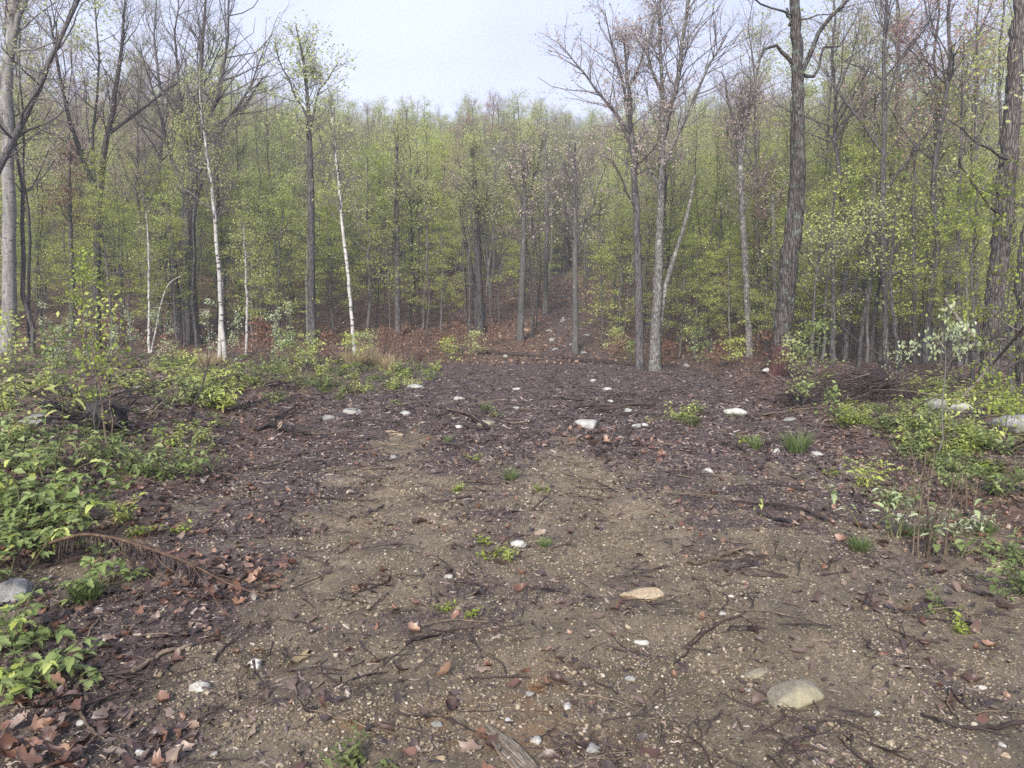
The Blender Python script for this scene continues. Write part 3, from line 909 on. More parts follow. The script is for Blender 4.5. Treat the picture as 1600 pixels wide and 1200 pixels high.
def build_heroes():
    H = hero
    H('pale_trunk_tree', 'tall smooth pale grey tree, leftmost along the clearing, pale to its foot', 28,
      [(12, 560), (15, 420), (13, 260), (10, 130), (22, 10), (40, -120)], [23, 19, 17, 16, 15, 9], BARK_PALE, L_OLIVE, 901,
      cs=0.72, nl=10, ll=4, leaf=900, lsize=.1, limbs=[dict(p=[(20, 60), (50, 10), (70, -60)], w=(10, 3)), dict(p=[(14, 80), (60, 78), (105, 60)], w=(5, 2))], ridge_amp=.02)
    H('leaning_dark_tree', 'dark leaning tree crossing in front of the pale left trunk, base beyond its left side', 24,
      [(-95, 600), (-60, 430), (-20, 300), (20, 218), (62, 140), (90, 65), (125, 0), (150, -80)], [15, 13, 11, 9.5, 8, 6.5, 5, 2.5], BARK_DARK, L_OLIVE, 902,
      cs=0.45, nl=18, ll=4.2, leaf=700, lsize=.09, lang=(65, 35), sub=6, twig=5)
    H('broad_bare_tree', 'thick dark old tree with fan of bare limbs, just left of the two-stemmed birch', 33,
      [(300, 548), (297, 470), (292, 380), (300, 290), (310, 210), (312, 130), (318, 40), (325, -40)], [30, 24, 20, 16, 11, 7, 4, 1.5], BARK_DARK, L_MAUVE, 903,
      cs=0.42, nl=26, ll=4.2, lang=(45, 18), sub=9, twig=7, leaf=2200, lsize=.06, ridge_amp=.10, ridge_n=9, flare=.3, up=.1,
      limbs=[dict(p=[(300, 290), (345, 200), (385, 140), (410, 60)], w=(6.5, 1.2)), dict(p=[(297, 330), (262, 240), (235, 150), (205, 60)], w=(7.5, 1.2)),
             dict(p=[(305, 250), (345, 120), (350, 20), (345, -60)], w=(6.5, 1.2)), dict(p=[(302, 280), (280, 170), (270, 60), (275, -30)], w=(7, 1.2)),
             dict(p=[(310, 210), (375, 165), (402, 110)], w=(6, 2)), dict(p=[(293, 360), (330, 260), (352, 215)], w=(5.5, 1.2))],
      extra_stems=[dict(p=[(285, 548), (276, 440), (265, 320)], w=(18, 6), oy=-.2)])
    H('white_birch', 'white birch with two stems at its foot, left of the dry grass, leaning slightly left', 27,
      [(353, 566), (345, 480), (340, 400), (333, 300), (322, 230), (314, 180), (311, 110)], [7.2, 6.2, 5.8, 5, 4, 3, 1], BARK_BIRCH, L_OLIVE, 904,
      cs=0.45, nl=26, ll=2.0, lang=(45, 22), sub=6, twig=5, leaf=900, lspread=.1, thinlimb=True, lsize=.08, ridge_amp=.01, flare=.1, k=10,
      extra_stems=[dict(p=[(341, 560), (344, 500), (345, 440)], w=(7, 6), oy=.06)])
    H('white_birch', 'single white birch beside the clump of dry straw grass, bent like a bow', 27,
      [(556, 574), (550, 500), (543, 420), (534, 340), (528, 270), (522, 215), (516, 160)], [6, 5.3, 5, 4.4, 3.6, 2.6, 1], BARK_BIRCH, L_OLIVE, 905,
      cs=0.5, nl=24, ll=1.8, lang=(45, 22), sub=6, twig=5, leaf=800, lspread=.1, thinlimb=True, lsize=.08, ridge_amp=.01, flare=.1, k=10)
    for i, (pth, w, d, lab) in enumerate([
        ([(384, 560), (386, 480), (384, 400), (379, 345)], [4.5, 4, 3, 1], 29, 'thin pale birch pole just right of the two-stemmed white birch'),
        ([(480, 530), (479, 440), (482, 360), (484, 320)], [3.5, 3, 2.5, 1], 33, 'very thin pale birch pole midway between the two white birches'),
        ([(232, 548), (233, 470), (232, 390), (229, 330)], [4, 3.5, 2.8, 1], 30, 'thin pale forked sapling left of the thick dark old tree'),
        ([(1213, 545), (1211, 460), (1210, 370), (1207, 300)], [9, 9, 8, 6], 30, 'pale grey straight trunk just behind the mossy old oak')]):
        H('pale_pole_tree', lab, d, pth, w, BARK_PALE if i == 3 else BARK_BIRCH, L_OLIVE, 910 + i, cs=.4, nl=16, ll=1.2, lang=(45, 25), sub=5, twig=4, leaf=500, lspread=.1, lsize=.08, thinlimb=True, ridge_amp=.01, flare=.1, k=7,
          extra_stems=[dict(p=[(232, 540), (250, 480), (262, 440), (285, 430)], w=(3, 1))] if i == 2 else ())
    H('slender_maple', 'slender dark maple whose small pale crown stands alone against the sky', 31,
      [(488, 548), (487, 420), (485, 300), (484, 220), (480, 140), (470, 70), (462, 40)], [13, 11, 10, 8, 5, 3, 1.5], BARK_DARK, L_OLIVE, 920,
      cs=0.52, nl=26, ll=2.2, lang=(55, 25), sub=7, twig=6, leaf=2600, lsize=.105, lspread=.14,
      limbs=[dict(p=[(484, 210), (500, 150), (535, 110)], w=(4, 1)), dict(p=[(483, 190), (450, 120), (437, 75)], w=(4, 1))])
    H('dark_twin_tree', 'tall dark tree leaning right among the left trees, beside the rust-coloured foliage', 31,
      [(150, 566), (151, 460), (152, 340), (160, 250), (178, 160), (190, 90), (196, -20)], [13, 11, 10, 9, 7, 5, 2], BARK_DARK, L_MAUVE, 921,
      cs=0.45, nl=20, ll=3.6, lang=(50, 22), sub=7, twig=5, leaf=1000, lsize=.07,
      limbs=[dict(p=[(155, 310), (120, 220), (100, 130), (85, 30)], w=(9, 3)), dict(p=[(168, 210), (225, 150), (270, 95)], w=(6, 2))])
    H('rust_leaf_tree', 'small tree with rust-brown foliage among the dark trunks at the left', 34,
      [(112, 548), (113, 450), (110, 360), (108, 280), (112, 230)], [8, 7, 6, 4, 2], BARK_DARK, L_RUST, 922,
      cs=0.50, nl=18, ll=1.9, lang=(70, 30), sub=6, twig=4, leaf=2600, lsize=.10, lspread=.13)
    # middle of the wood's edge
    mids = [
        ('split_trunk_tree', 'dark tree split into two stems from the ground, left of the log across the clearing', 37, [(752, 535), (749, 450), (746, 370), (742, 290), (735, 220)], [13, 10, 9, 7, 3], BARK_DARK, L_OLIVE, 930,
         [], [dict(p=[(745, 535), (741, 450), (725, 370), (715, 290)], w=(10, 3), oy=.1)], 1500),
        ('straight_grey_tree', 'straight grey tree forking high, directly behind the log across the clearing', 35, [(813, 553), (815, 460), (818, 380), (820, 310), (818, 220)], [11, 10, 9, 7, 3], BARK_GREY, L_MAUVE, 931,
         [dict(p=[(820, 320), (840, 265), (850, 200)], w=(5, 2)), dict(p=[(820, 330), (800, 280), (792, 230)], w=(4, 1))], [], 1100),
        ('trailside_tree', 'grey tree just left of the stony trail going up the hill', 42, [(852, 512), (853, 430), (854, 350), (853, 280), (850, 200)], [9, 8, 7, 5, 2], BARK_GREY, L_OLIVE, 932, [], [], 1100),
        ('purple_twig_tree', 'bare tree with a dense purple-grey crown beside the stony trail', 32.5, [(899, 566), (899, 470), (898, 390), (900, 320), (898, 220)], [10, 9, 8, 6, 2], BARK_GREY, L_MAUVE, 933,
         [dict(p=[(899, 400), (885, 340), (872, 280)], w=(4, 1)), dict(p=[(900, 380), (925, 320), (945, 260)], w=(4, 1))], [], 900),
        ('mossy_leaf_tree', 'dark straight tree with pale green leaf layers, right of the single white birch', 36, [(622, 545), (621, 450), (620, 360), (618, 280), (622, 210)], [10, 9, 8, 6, 2], BARK_DARK, L_OLIVE, 934, [], [], 2600),
    ]
    for nm, lab, d, p, w, b, lm, sd, lb, es, lf in mids:
        H(nm, lab, d, p, w, b, lm, sd, cs=.42, nl=24, ll=2.6, lang=(55, 22), sub=6, twig=5, leaf=lf, lsize=.09, limbs=lb, extra_stems=es, k=10)
    H('reddish_leaf_maple', 'tall slim maple with sparse reddish crown reaching left over the sky gap', 27,
      [(1001, 582), (999, 480), (996, 380), (992, 290), (986, 200), (982, 140), (975, 60)], [14, 12, 11, 10, 8, 6, 2], BARK_DARK, L_MAUVE, 940,
      cs=0.55, nl=20, ll=2.6, lang=(50, 25), sub=10, twig=7, leaf=3800, lsize=.08, lspread=.09, clump=3,
      limbs=[dict(p=[(986, 210), (945, 150), (905, 90), (880, 50)], w=(6, 1)), dict(p=[(984, 170), (955, 90), (940, 30)], w=(5, 1)), dict(p=[(982, 140), (1005, 90), (1010, 40)], w=(4, 1)),
             dict(p=[(994, 330), (965, 280), (935, 250)], w=(4, 1))])
    H('mottled_forked_tree', 'tall lichen-mottled tree forking into long upright stems, with a leaning stem at its right', 27,
      [(1021, 580), (1026, 480), (1030, 390), (1033, 290), (1036, 200), (1034, 120), (1030, 30), (1034, -70)], [19, 14, 12.5, 10.5, 8.5, 5.5, 4, 2], BARK_MOTTLE, L_MAUVE, 941,
      cs=0.5, nl=22, ll=3.0, lang=(45, 20), sub=10, twig=7, leaf=3800, lsize=.075, lspread=.09,
      limbs=[dict(p=[(1036, 210), (1055, 130), (1062, 50), (1075, -40)], w=(9, 3)), dict(p=[(1034, 270), (1065, 190), (1095, 120), (1125, 70)], w=(7, 2)), dict(p=[(1035, 150), (1005, 100), (1020, 20)], w=(5, 2)), dict(p=[(1032, 300), (1012, 240), (985, 200)], w=(5, 2))],
      extra_stems=[dict(p=[(1024, 575), (1040, 450), (1060, 390), (1082, 320), (1088, 270)], w=(11, 4), oy=.3)])
    H('thin_spotted_tree', 'thin tree with pale flaky base standing left of the mossy old oak', 28,
      [(1172, 580), (1168, 480), (1162, 380), (1157, 280), (1155, 220), (1160, 160)], [12, 10, 9, 9, 8, 4], BARK_MOTTLE, L_MAUVE, 942,
      cs=0.45, nl=22, ll=2.8, lang=(45, 20), sub=9, twig=6, leaf=1800, lsize=.075,
      limbs=[dict(p=[(1155, 230), (1140, 180), (1120, 120)], w=(5, 2)), dict(p=[(1157, 250), (1172, 160), (1190, 70)], w=(6, 2))])
    H('mossy_old_oak', 'big furrowed oak at the right edge of the bare ground, red-stained foot and broken limbs', 20.5,
      [(1217, 606), (1221, 540), (1229, 450), (1240, 360), (1246, 280), (1247, 200), (1246, 100), (1243, 20), (1240, -80)], [33, 28, 26, 24, 21, 19, 17, 15, 12], BARK_STAIN, L_OLIVE, 943,
      cs=0.8, nl=6, ll=3.5, leaf=200, lsize=.09, ridge_amp=.12, ridge_n=22, flare=.3, k=40, n=60,
      limbs=[dict(p=[(1254, 110), (1275, 60), (1292, 30), (1325, 0), (1350, -30)], w=(8, 3), dy=-.8), dict(p=[(1240, 100), (1222, 82), (1200, 75), (1185, 90), (1175, 108)], w=(7, 2), dy=-.5),
             dict(p=[(1256, 118), (1285, 113), (1300, 60), (1340, 50)], w=(6, 2), dy=1.0), dict(p=[(1236, 40), (1232, 10)], w=(5, 3), dy=.1)])
    H('tall_thin_tree', 'tall thin dark tree with long crooked forks, behind the brush pile', 25,
      [(1384, 590), (1383, 480), (1380, 380), (1379, 290), (1383, 180), (1381, 80), (1388, -60)], [9, 8.5, 8, 8, 7, 6, 3], BARK_DARK, L_MAUVE, 944,
      cs=0.5, nl=18, ll=3.2, lang=(55, 25), sub=7, twig=5, leaf=500, lsize=.07,
      limbs=[dict(p=[(1381, 240), (1355, 190), (1325, 140), (1310, 90)], w=(5, 2)), dict(p=[(1382, 300), (1415, 240), (1435, 205)], w=(5, 2))])
    stems = [([(1268, 575), (1272, 460), (1283, 360)], 6), ([(1300, 580), (1303, 470), (1300, 370), (1306, 290)], 9), ([(1318, 580), (1330, 480), (1345, 400), (1352, 300)], 8),
             ([(1340, 588), (1348, 500), (1362, 430), (1375, 330)], 7), ([(1358, 590), (1368, 480), (1385, 380), (1430, 215)], 7), ([(1405, 590), (1398, 500), (1390, 440), (1400, 330)], 8),
             ([(1430, 570), (1430, 450), (1425, 330), (1432, 220)], 6), ([(1452, 560), (1455, 430), (1462, 300), (1470, 120)], 11), ([(1500, 540), (1497, 400), (1500, 250), (1506, 60)], 9),
             ([(1527, 550), (1526, 430), (1524, 280), (1527, 100), (1530, -40)], 7)]
    labs = ['leftmost of the thin crooked stems behind the brush pile', 'straight thin stem second from the left behind the brush pile', 'thin stem curving right behind the brush pile, third from the left',
            'thin right-leaning stem just left of the tallest thin dark tree', 'thin stem leaning far to the right behind the brush pile top', 'thin stem bowed left, directly right of the tallest thin dark tree',
            'thin upright stem above the right end of the brush pile', 'stout dark straight stem left of the whitish drooping sapling', 'dark straight stem above the whitish drooping sapling', 'thin tall stem just left of the huge right-hand oak']
    for i, ((p, w), lb) in enumerate(zip(stems, labs)):
        H('crooked_stem_tree', lb, 23 + 0.9 * ((i * 7) % 5), p, list(np.linspace(w, 2.0, len(p))), BARK_DARK, L_YEL if i % 3 else L_OLIVE, 950 + i, cs=.45, nl=14, ll=2.0, lang=(60, 30), sub=5, twig=4,
          leaf=500, lsize=.09, k=8, group='thin crooked stems behind the brush pile')
    H('huge_oak', 'huge deeply furrowed oak leaning right near the right side of the clearing', 18,
      [(1543, 600), (1548, 540), (1556, 450), (1565, 370), (1572, 300), (1580, 200), (1587, 100), (1594, 10), (1600, -90)], [30, 26, 25, 24, 23, 22, 21, 19, 15], BARK_OAK, L_OLIVE, 970,
      cs=0.85, nl=5, ll=3, leaf=150, lsize=.09, ridge_amp=.12, ridge_n=24, flare=.25, k=44, n=60,
      limbs=[dict(p=[(1590, 250), (1540, 245), (1490, 232), (1440, 212)], w=(6, 1.5), dy=-1.2), dict(p=[(1584, 195), (1620, 205), (1660, 180)], w=(5, 2), dy=-.5), dict(p=[(1566, 340), (1520, 322), (1470, 290), (1440, 270)], w=(5, 1.5), dy=-1.5)])
    H('forked_edge_oak', 'dark mossy trunk right of the huge leaning oak, cut by the picture edge', 14.5,
      [(1600, 610), (1600, 540), (1598, 470), (1602, 400), (1614, 320), (1640, 220), (1680, 100)], [22, 20, 20, 19, 17, 14, 10], BARK_OAK, L_OLIVE, 971,
      cs=0.5, nl=8, ll=2.5, leaf=300, lsize=.09, ridge_amp=.1, ridge_n=18, flare=.25, k=30, n=40)
    H('lime_leaf_maple', 'young maple with bright lime-green leaves between the two big right oaks', 16.5,
      [(1520, 600), (1522, 500), (1518, 420), (1525, 340), (1530, 280)], [6, 5, 4, 3, 1], BARK_GREY, L_LIME, 972,
      cs=0.25, nl=20, ll=1.7, lang=(80, 40), sub=4, twig=3, leaf=1500, lsize=.085, lspread=.10, flat=2.0, droop=.4, k=8, clump=5)
    H('lime_leaf_maple', 'small young maple with lime leaves hanging in front of the edge of the right oak', 14,
      [(1575, 640), (1580, 560), (1572, 490), (1580, 430)], [5, 4, 3, 1], BARK_GREY, L_LIME, 973,
      cs=0.2, nl=14, ll=1.1, lang=(80, 40), sub=4, twig=3, leaf=700, lsize=.075, lspread=.09, flat=2.0, droop=.4, k=8, clump=5)
    H('rust_leaf_tree', 'thin tree with rust-red new leaves just left of the mossy old oak', 31,
      [(1196, 560), (1197, 460), (1198, 380), (1196, 300), (1198, 250)], [5, 5, 4, 3, 1], BARK_DARK, L_RUST, 974,
      cs=0.3, nl=18, ll=1.5, lang=(70, 35), sub=5, twig=3, leaf=1000, lsize=.09, lspread=.12, k=8)
    # light green understory right at the edge of the wood
    for i, (px, d, Hh) in enumerate([(70, 31, 5), (205, 32, 6), (262, 34, 7), (430, 32, 6.5), (395, 35, 8), (455, 36, 7), (520, 35, 6.5), (575, 36, 8), (660, 38, 7.5), (690, 37, 6), (780, 39, 7), (940, 35, 7), (965, 33, 6), (1060, 32, 6.5),
                                     (1085, 31, 5.5), (1110, 33, 7), (1140, 30, 5), (1285, 27, 6), (1325, 29, 7), (1420, 26, 6), (1470, 24, 5.5), (1510, 25, 6.5), (1250, 30, 7), (1360, 32, 8)]):
        x = (px - 800) / FPX * d
        tree_at('beech', i % 5, x, d, Hh, i * 1.3)
build_heroes()
def slim_poles():
    rng = np.random.default_rng(61)
    n = 0
    while n < 62:
        px = rng.uniform(20, 1570); x0 = (px - 800) / FPX
        y = 30.0
        for _ in range(4): y = edge_y(x0 * y)
        y += rng.uniform(.8, 9); x = x0 * y
        if abs(x - 2.6 - .035 * (y - 30)) < 1.2: continue
        i = int(rng.choice([0, 1, 3]))
        hm = (510 - max(top_py(px), 40)) / FPX * y + CAM_H - hz(x, y)
        tree_at('pole', i, x, y, hm * rng.uniform(.6, 1.0), rng.uniform(0, 6.28)); n += 1
slim_poles()
label_trees()

# ------------------------------------------------------------------ stones
def stone_mesh(seed, mat, sx, sy, sz, sub=3):
    import bmesh
    rng = np.random.default_rng(seed)
    bm = bmesh.new()
    bmesh.ops.create_icosphere(bm, subdivisions=sub, radius=1.0)
    V = np.array([v.co[:] for v in bm.verts])
    # cut by a few random planes for blunt facets, then roughen
    for _ in range(7):
        nrmv = rng.normal(0, 1, 3); nrmv /= np.linalg.norm(nrmv)
        dd = rng.uniform(0.5, 0.85)
        t = V @ nrmv
        V = V - np.clip(t - dd, 0, None)[:, None] * nrmv * 0.85
    ks = rng.normal(0, 1, (7, 3)) * 2.2; ph = rng.uniform(0, 6.28, 7)
    V = V * (1 + 0.10 * np.sin(V @ ks.T + ph).sum(1) / 2)[:, None]
    ks = rng.normal(0, 1, (7, 3)) * 7; 
    V = V * (1 + 0.018 * np.sin(V @ ks.T + ph).sum(1))[:, None]
    V = V / np.abs(V).max(0) * np.array([sx, sy, sz])
    for v, c in zip(bm.verts, V): v.co = c
    me = bpy.data.meshes.new('stone')
    bm.to_mesh(me); bm.free()
    me.polygons.foreach_set('use_smooth', np.ones(len(me.polygons), bool))
    me.materials.append(mat)
    return me

STONES = [
    # px, py(centre), w, h, material, name, label
    (1237, 1072, 98, 62, ST_LICH, 'boulder', 'big half-buried lichened stone, largest on the gravel track'),
    (1183, 1050, 44, 14, ST_LICH, 'stone', 'low flat stone touching the upper side of the big lichened stone'),
    (1005, 927, 80, 20, ST_TAN, 'stone', 'long flat tan stone lying in the right wheel rut'),
    (398, 1036, 30, 18, ST_WHITE, 'stone', 'white stone beside the crumpled pale leaf on the track'),
    (312, 1071, 38, 22, ST_WHITE, 'stone', 'pale cream stone below and left of the white stone by the pale leaf'),
    (1000, 1001, 30, 15, ST_WHITE, 'stone', 'white chip of stone below the long flat tan stone'),
    (811, 849, 30, 13, ST_WHITE, 'stone', 'white rounded stone between the small weeds in the middle of the track'),
    (699, 900, 18, 9, ST_WHITE, 'stone', 'small white stone alone in the left wheel rut'),
    (549, 641, 34, 17, ST_WHITE, 'stone', 'pale rounded stone at the tip of the left green patch'),
    (918, 660, 40, 19, ST_WHITE, 'stone', 'large white stone beside the brown oak-leaf heap in mid clearing'),
    (1000, 663, 28, 10, ST_WHITE, 'stone', 'flat white stone just right of the large white mid-clearing stone'),
    (616, 676, 34, 12, ST_TAN, 'stone', 'flat pinkish stone at the left side of the dark bark litter'),
    (720, 622, 22, 8, ST_WHITE, 'stone', 'white stone alone on the dark litter left of the weed tuft'),
    (650, 603, 38, 9, ST_WHITE, 'stone', 'long white stone at the far end of the left green patch'),
    (1145, 642, 44, 12, ST_WHITE, 'stone', 'broad pale stone below the foot of the mossy old oak'),
    (1105, 733, 20, 12, ST_WHITE, 'stone', 'small white stone at the right border of the dark litter'),
    (62, 656, 58, 26, ST_GREY, 'boulder', 'grey striped boulder among the charred roots on the left bank'),
    (6, 666, 44, 40, ST_TAN, 'boulder', 'tan pointed boulder left of the grey striped boulder'),
    (1590, 655, 66, 32, ST_GREY, 'boulder', 'pale grey boulder under the lime-leaved maple at the right'),
    (1502, 636, 40, 16, ST_WHITE, 'boulder', 'white boulder between two leaning dead branches'),
    (1462, 632, 42, 24, ST_GREY, 'boulder', 'rounded grey boulder behind the whitish sapling stem'),
    (1452, 646, 50, 12, ST_WHITE, 'stone', 'low white slab in front of the rounded grey boulder'),
    (762, 661, 34, 13, ST_LICH, 'stone', 'greenish stone with a weed tuft behind it in mid clearing'),
    (1128, 957, 15, 10, ST_WHITE, 'stone', 'small white stone at the bend of the long forked twig'),
    (886, 1099, 17, 21, ST_WHITE, 'stone', 'upright white pointed stone on the orange soil'),
    (838, 1152, 20, 22, ST_WHITE, 'stone', 'white wedge stone just above the weathered bark slab'),
    (793, 1123, 11, 15, ST_WHITE, 'stone', 'narrow white stone left of the white wedge stone'),
    (683, 1131, 22, 13, ST_GREY, 'stone', 'grey-white stone left of the weathered bark slab'),
    (690, 1183, 17, 13, ST_TAN, 'stone', 'round cream stone near the bottom edge left of the bark slab'),
    (925, 1163, 28, 36, ST_GREY, 'stone', 'grey pointed stone right of the weathered bark slab'),
    (828, 1083, 16, 13, ST_GREY, 'stone', 'round grey stone on the orange soil'),
    (985, 1060, 20, 11, ST_GREY, 'stone', 'dull pinkish-grey stone in the middle of the gravel'),
    (1168, 1076, 13, 9, ST_GREY, 'stone', 'small stone just left of the big lichened stone'),
    (1369, 1113, 13, 12, ST_WHITE, 'stone', 'small white stone right and below the big lichened stone'),
    (1565, 1160, 12, 16, ST_WHITE, 'stone', 'upright white stone near the dark twig in the lower right corner'),
    (1572, 1180, 19, 11, ST_TAN, 'stone', 'tan oval stone in the lower right corner'),
    (1535, 1075, 17, 10, ST_WHITE, 'stone', 'white stone on the pinkish gravel at the right'),
    (222, 1176, 27, 14, ST_WHITE, 'stone', 'cream oval stone at the bottom left of the track'),
    (125, 1129, 14, 9, ST_WHITE, 'stone', 'small cream stone next to the red dead-leaf drift'),
    (155, 951, 15, 12, ST_WHITE, 'stone', 'small round white stone below the grass tuft on the left'),
    (30, 915, 70, 58, ST_GREY, 'boulder', 'pale grey boulder half hidden under the left bramble leaves'),
    (335, 1177, 15, 10, ST_GREY, 'stone', 'small grey stone near the bottom, left of the thin forked twig'),
    (400, 1175, 13, 9, ST_GREY, 'stone', 'small buff stone beside the fine twig at the bottom'),
    (515, 651, 26, 9, ST_GREY, 'stone', 'grey stone beside the charred log at the left green patch'),
    (808, 607, 16, 4, ST_WHITE, 'stone', 'thin white stone on the far dark litter behind the weed tuft'),
    (947, 607, 20, 5, ST_WHITE, 'stone', 'white flat stone farthest right on the far dark litter'),
    (927, 594, 11, 4, ST_WHITE, 'stone', 'tiny white stone behind the flat stone on the far litter'),
    (955, 626, 14, 5, ST_WHITE, 'stone', 'small white stone behind the large white mid-clearing stone'),
    (981, 640, 14, 6, ST_WHITE, 'stone', 'small white stone above the flat white stone'),
    (912, 640, 16, 5, ST_GREY, 'stone', 'grey flat stone just behind the large white mid-clearing stone'),
    (808, 637, 14, 4, ST_WHITE, 'stone', 'thin white stone right of the weed tuft in mid clearing'),
    (716, 665, 12, 5, ST_WHITE, 'stone', 'small white stone left of the greenish stone'),
    (633, 645, 20, 8, ST_WHITE, 'stone', 'pale stone pair piece between the left green patch and the dark litter'),
    (1212, 703, 16, 8, ST_WHITE, 'stone', 'white stone left of the big right grass tuft'),
    (1277, 708, 22, 7, ST_WHITE, 'stone', 'flat white stone below the big right grass tuft'),
    (1235, 655, 22, 7, ST_GREY, 'stone', 'grey stone right of the broad pale stone by the oak'),
    (615, 713, 20, 8, ST_GREY, 'stone', 'bluish grey stone at the near side of the dark litter'),
    (1560, 882, 40, 14, ST_TAN, 'stone', 'flat buff stone among dead leaves at the right edge'),
    (1200, 578, 26, 8, ST_WHITE, 'stone', 'white stone left of the mossy oak foot'),
    (858, 516, 13, 5, ST_GREY, 'stone', 'white stone on the trail up the hill, left side'),
    (918, 523, 12, 5, ST_GREY, 'stone', 'white stone right of the trail up the hill'),
    (862, 530, 10, 6, ST_GREY, 'stone', 'small grey stone in the middle of the hill trail'),
    (912, 550, 12, 5, ST_GREY, 'stone', 'white stone at the foot of the hill trail'),
    (790, 556, 10, 5, ST_WHITE, 'stone', 'small white stone beside the log across the clearing'),
    (880, 500, 11, 5, ST_GREY, 'stone', 'pale stone near the upper end of the hill trail'),
    (868, 545, 12, 6, ST_GREY, 'stone', 'grey stone low on the hill trail, left of its middle'),
    (893, 538, 8, 4, ST_GREY, 'stone', 'small pale stone in the hill trail beside the purple-twigged tree'),
    (1073, 570, 12, 6, ST_GREY, 'stone', 'small grey stone right of the mottled forked tree'),
]
def build_stones():
    for i, (px, py, w, h, m, nm, lab) in enumerate(STONES):
        rng = np.random.default_rng(3000 + i)
        p = at(px, py + h * 0.30)
        d = p.y
        W = w * ppm(d)
        # foreshortened: on flat ground a stone shows its top, so depth follows from what is left of the height
        Hv = h * ppm(d)
        sinv = CAM_H / math.hypot(CAM_H, d)
        hh = min(max(Hv * 0.8, 0.02), W * 0.5)
        dep = np.clip((Hv - hh * 0.8) / max(sinv, 0.12) * 0.9, W * 0.45, W * 1.1)
        if w > 90: hh = W * .36; dep = W * .74
        me = stone_mesh(3000 + i, m, W / 2, dep / 2, hh * 0.85, 3 if w < 60 else 4)
        o = link(nm, me)
        o.location = (p.x, p.y, p.z + hh * 0.0)
        o.rotation_euler = (rng.normal(0, .05), rng.normal(0, .05), rng.uniform(-.3, .3))
        tag(o, lab, 'stone')
build_stones()
PEB = [stone_mesh(40 + i, PEBBLE, 1, 0.75, 0.42, 1) for i in range(10)]
PEB2 = [stone_mesh(60 + i, PEBBLE, 1, 0.8, 0.62, 2) for i in range(8)]

def rand_ground(rng, n, y0, y1, xw=None, power=2.0):
    """points over the visible ground, thinner with distance"""
    y = (rng.uniform(0, 1, n) * (y1 ** (2 - power + 1e-6) - y0 ** (2 - power + 1e-6)) + y0 ** (2 - power + 1e-6)) ** (1 / (2 - power + 1e-6))
    x = rng.uniform(-0.74, 0.74, n) * y + rng.uniform(-.4, .4, n)
    return x, y

def pebbles():
    rng = np.random.default_rng(55)
    # single pebbles, the larger ones in view
    n = 0
    while n < 230:
        x, y = rand_ground(rng, 1, 2.6, 9.0, power=2.3)
        x, y = float(x[0]), float(y[0])
        mu, li, gr = zones(np.array([x]), np.array([y]))
        if rng.uniform() < 0.75 * max(li[0], gr[0], 0.7 * mu[0]): continue
        s = 0.011 + 0.012 * rng.uniform() ** 2.2
        o = link('pebble', PEB2[n % 8]); o.location = (x, y, hz(x, y) + s * .15)
        o.rotation_euler = (rng.normal(0, .3), rng.normal(0, .3), rng.uniform(0, 6.3)); o.scale = (s, s, s)
        tag(o, 'small pale loose pebble pressed into the gravel of the track', 'pebble', 'loose pebbles on the gravel track')
        n += 1
    N = 230000
    x, y = rand_ground(rng, N, 2.2, 13, power=1.85)
    mu, li, gr = zones(x, y)
    cl = np.clip(0.6 + 0.55 * W_pat2(x * 1.3, y * 1.3) + 0.35 * W_sm(x * .7, y * .7), 0.08, 1)
    keep = rng.uniform(0, 1, N) < cl * (1 - 0.95 * np.maximum.reduce([mu ** 1.5 * 0.9, li, gr]))
    x, y = x[keep], y[keep]; N = len(x)
    s = 0.0028 + 0.0115 * rng.uniform(0, 1, N) ** 3.0
    s = s * np.clip(y / 4.5, 0.9, 1.6)
    P = np.stack([x, y, height(x, y) + s * 0.05], 1)
    scatter('gravel', PEB, P, np.stack([rng.normal(0, .4, N), rng.normal(0, .4, N), rng.uniform(0, 6.3, N)], 1), s, rng.integers(0, 10, N),
            'fine pale gravel strewn over the sandy track')
pebbles()

# ------------------------------------------------------------------ wood chips, dead leaves, twigs
def chip_mesh(seed):
    r = np.random.default_rng(seed)
    n = 5
    t = np.linspace(-1, 1, n)
    wv = 0.30 * (1 - 0.55 * t ** 2) * r.uniform(0.5, 1.3, n)
    z = 0.12 * r.normal(0, 1) * t ** 2 + r.normal(0, .05, n) + 0.03
    mb = MB()
    V = []
    for i in range(n):
        o = r.normal(0, .05)
        V += [(t[i], -wv[i] + o, z[i]), (t[i], o, z[i] + r.uniform(.05, .16)), (t[i], wv[i] + o, z[i] + r.normal(0, .05))]
    F = []
    for i in range(n - 1):
        for j in range(2):
            F.append((i * 3 + j, (i + 1) * 3 + j, (i + 1) * 3 + j + 1, i * 3 + j + 1))
    mb.add(V, F)
    return mb.mesh('chip', CHIP, False)

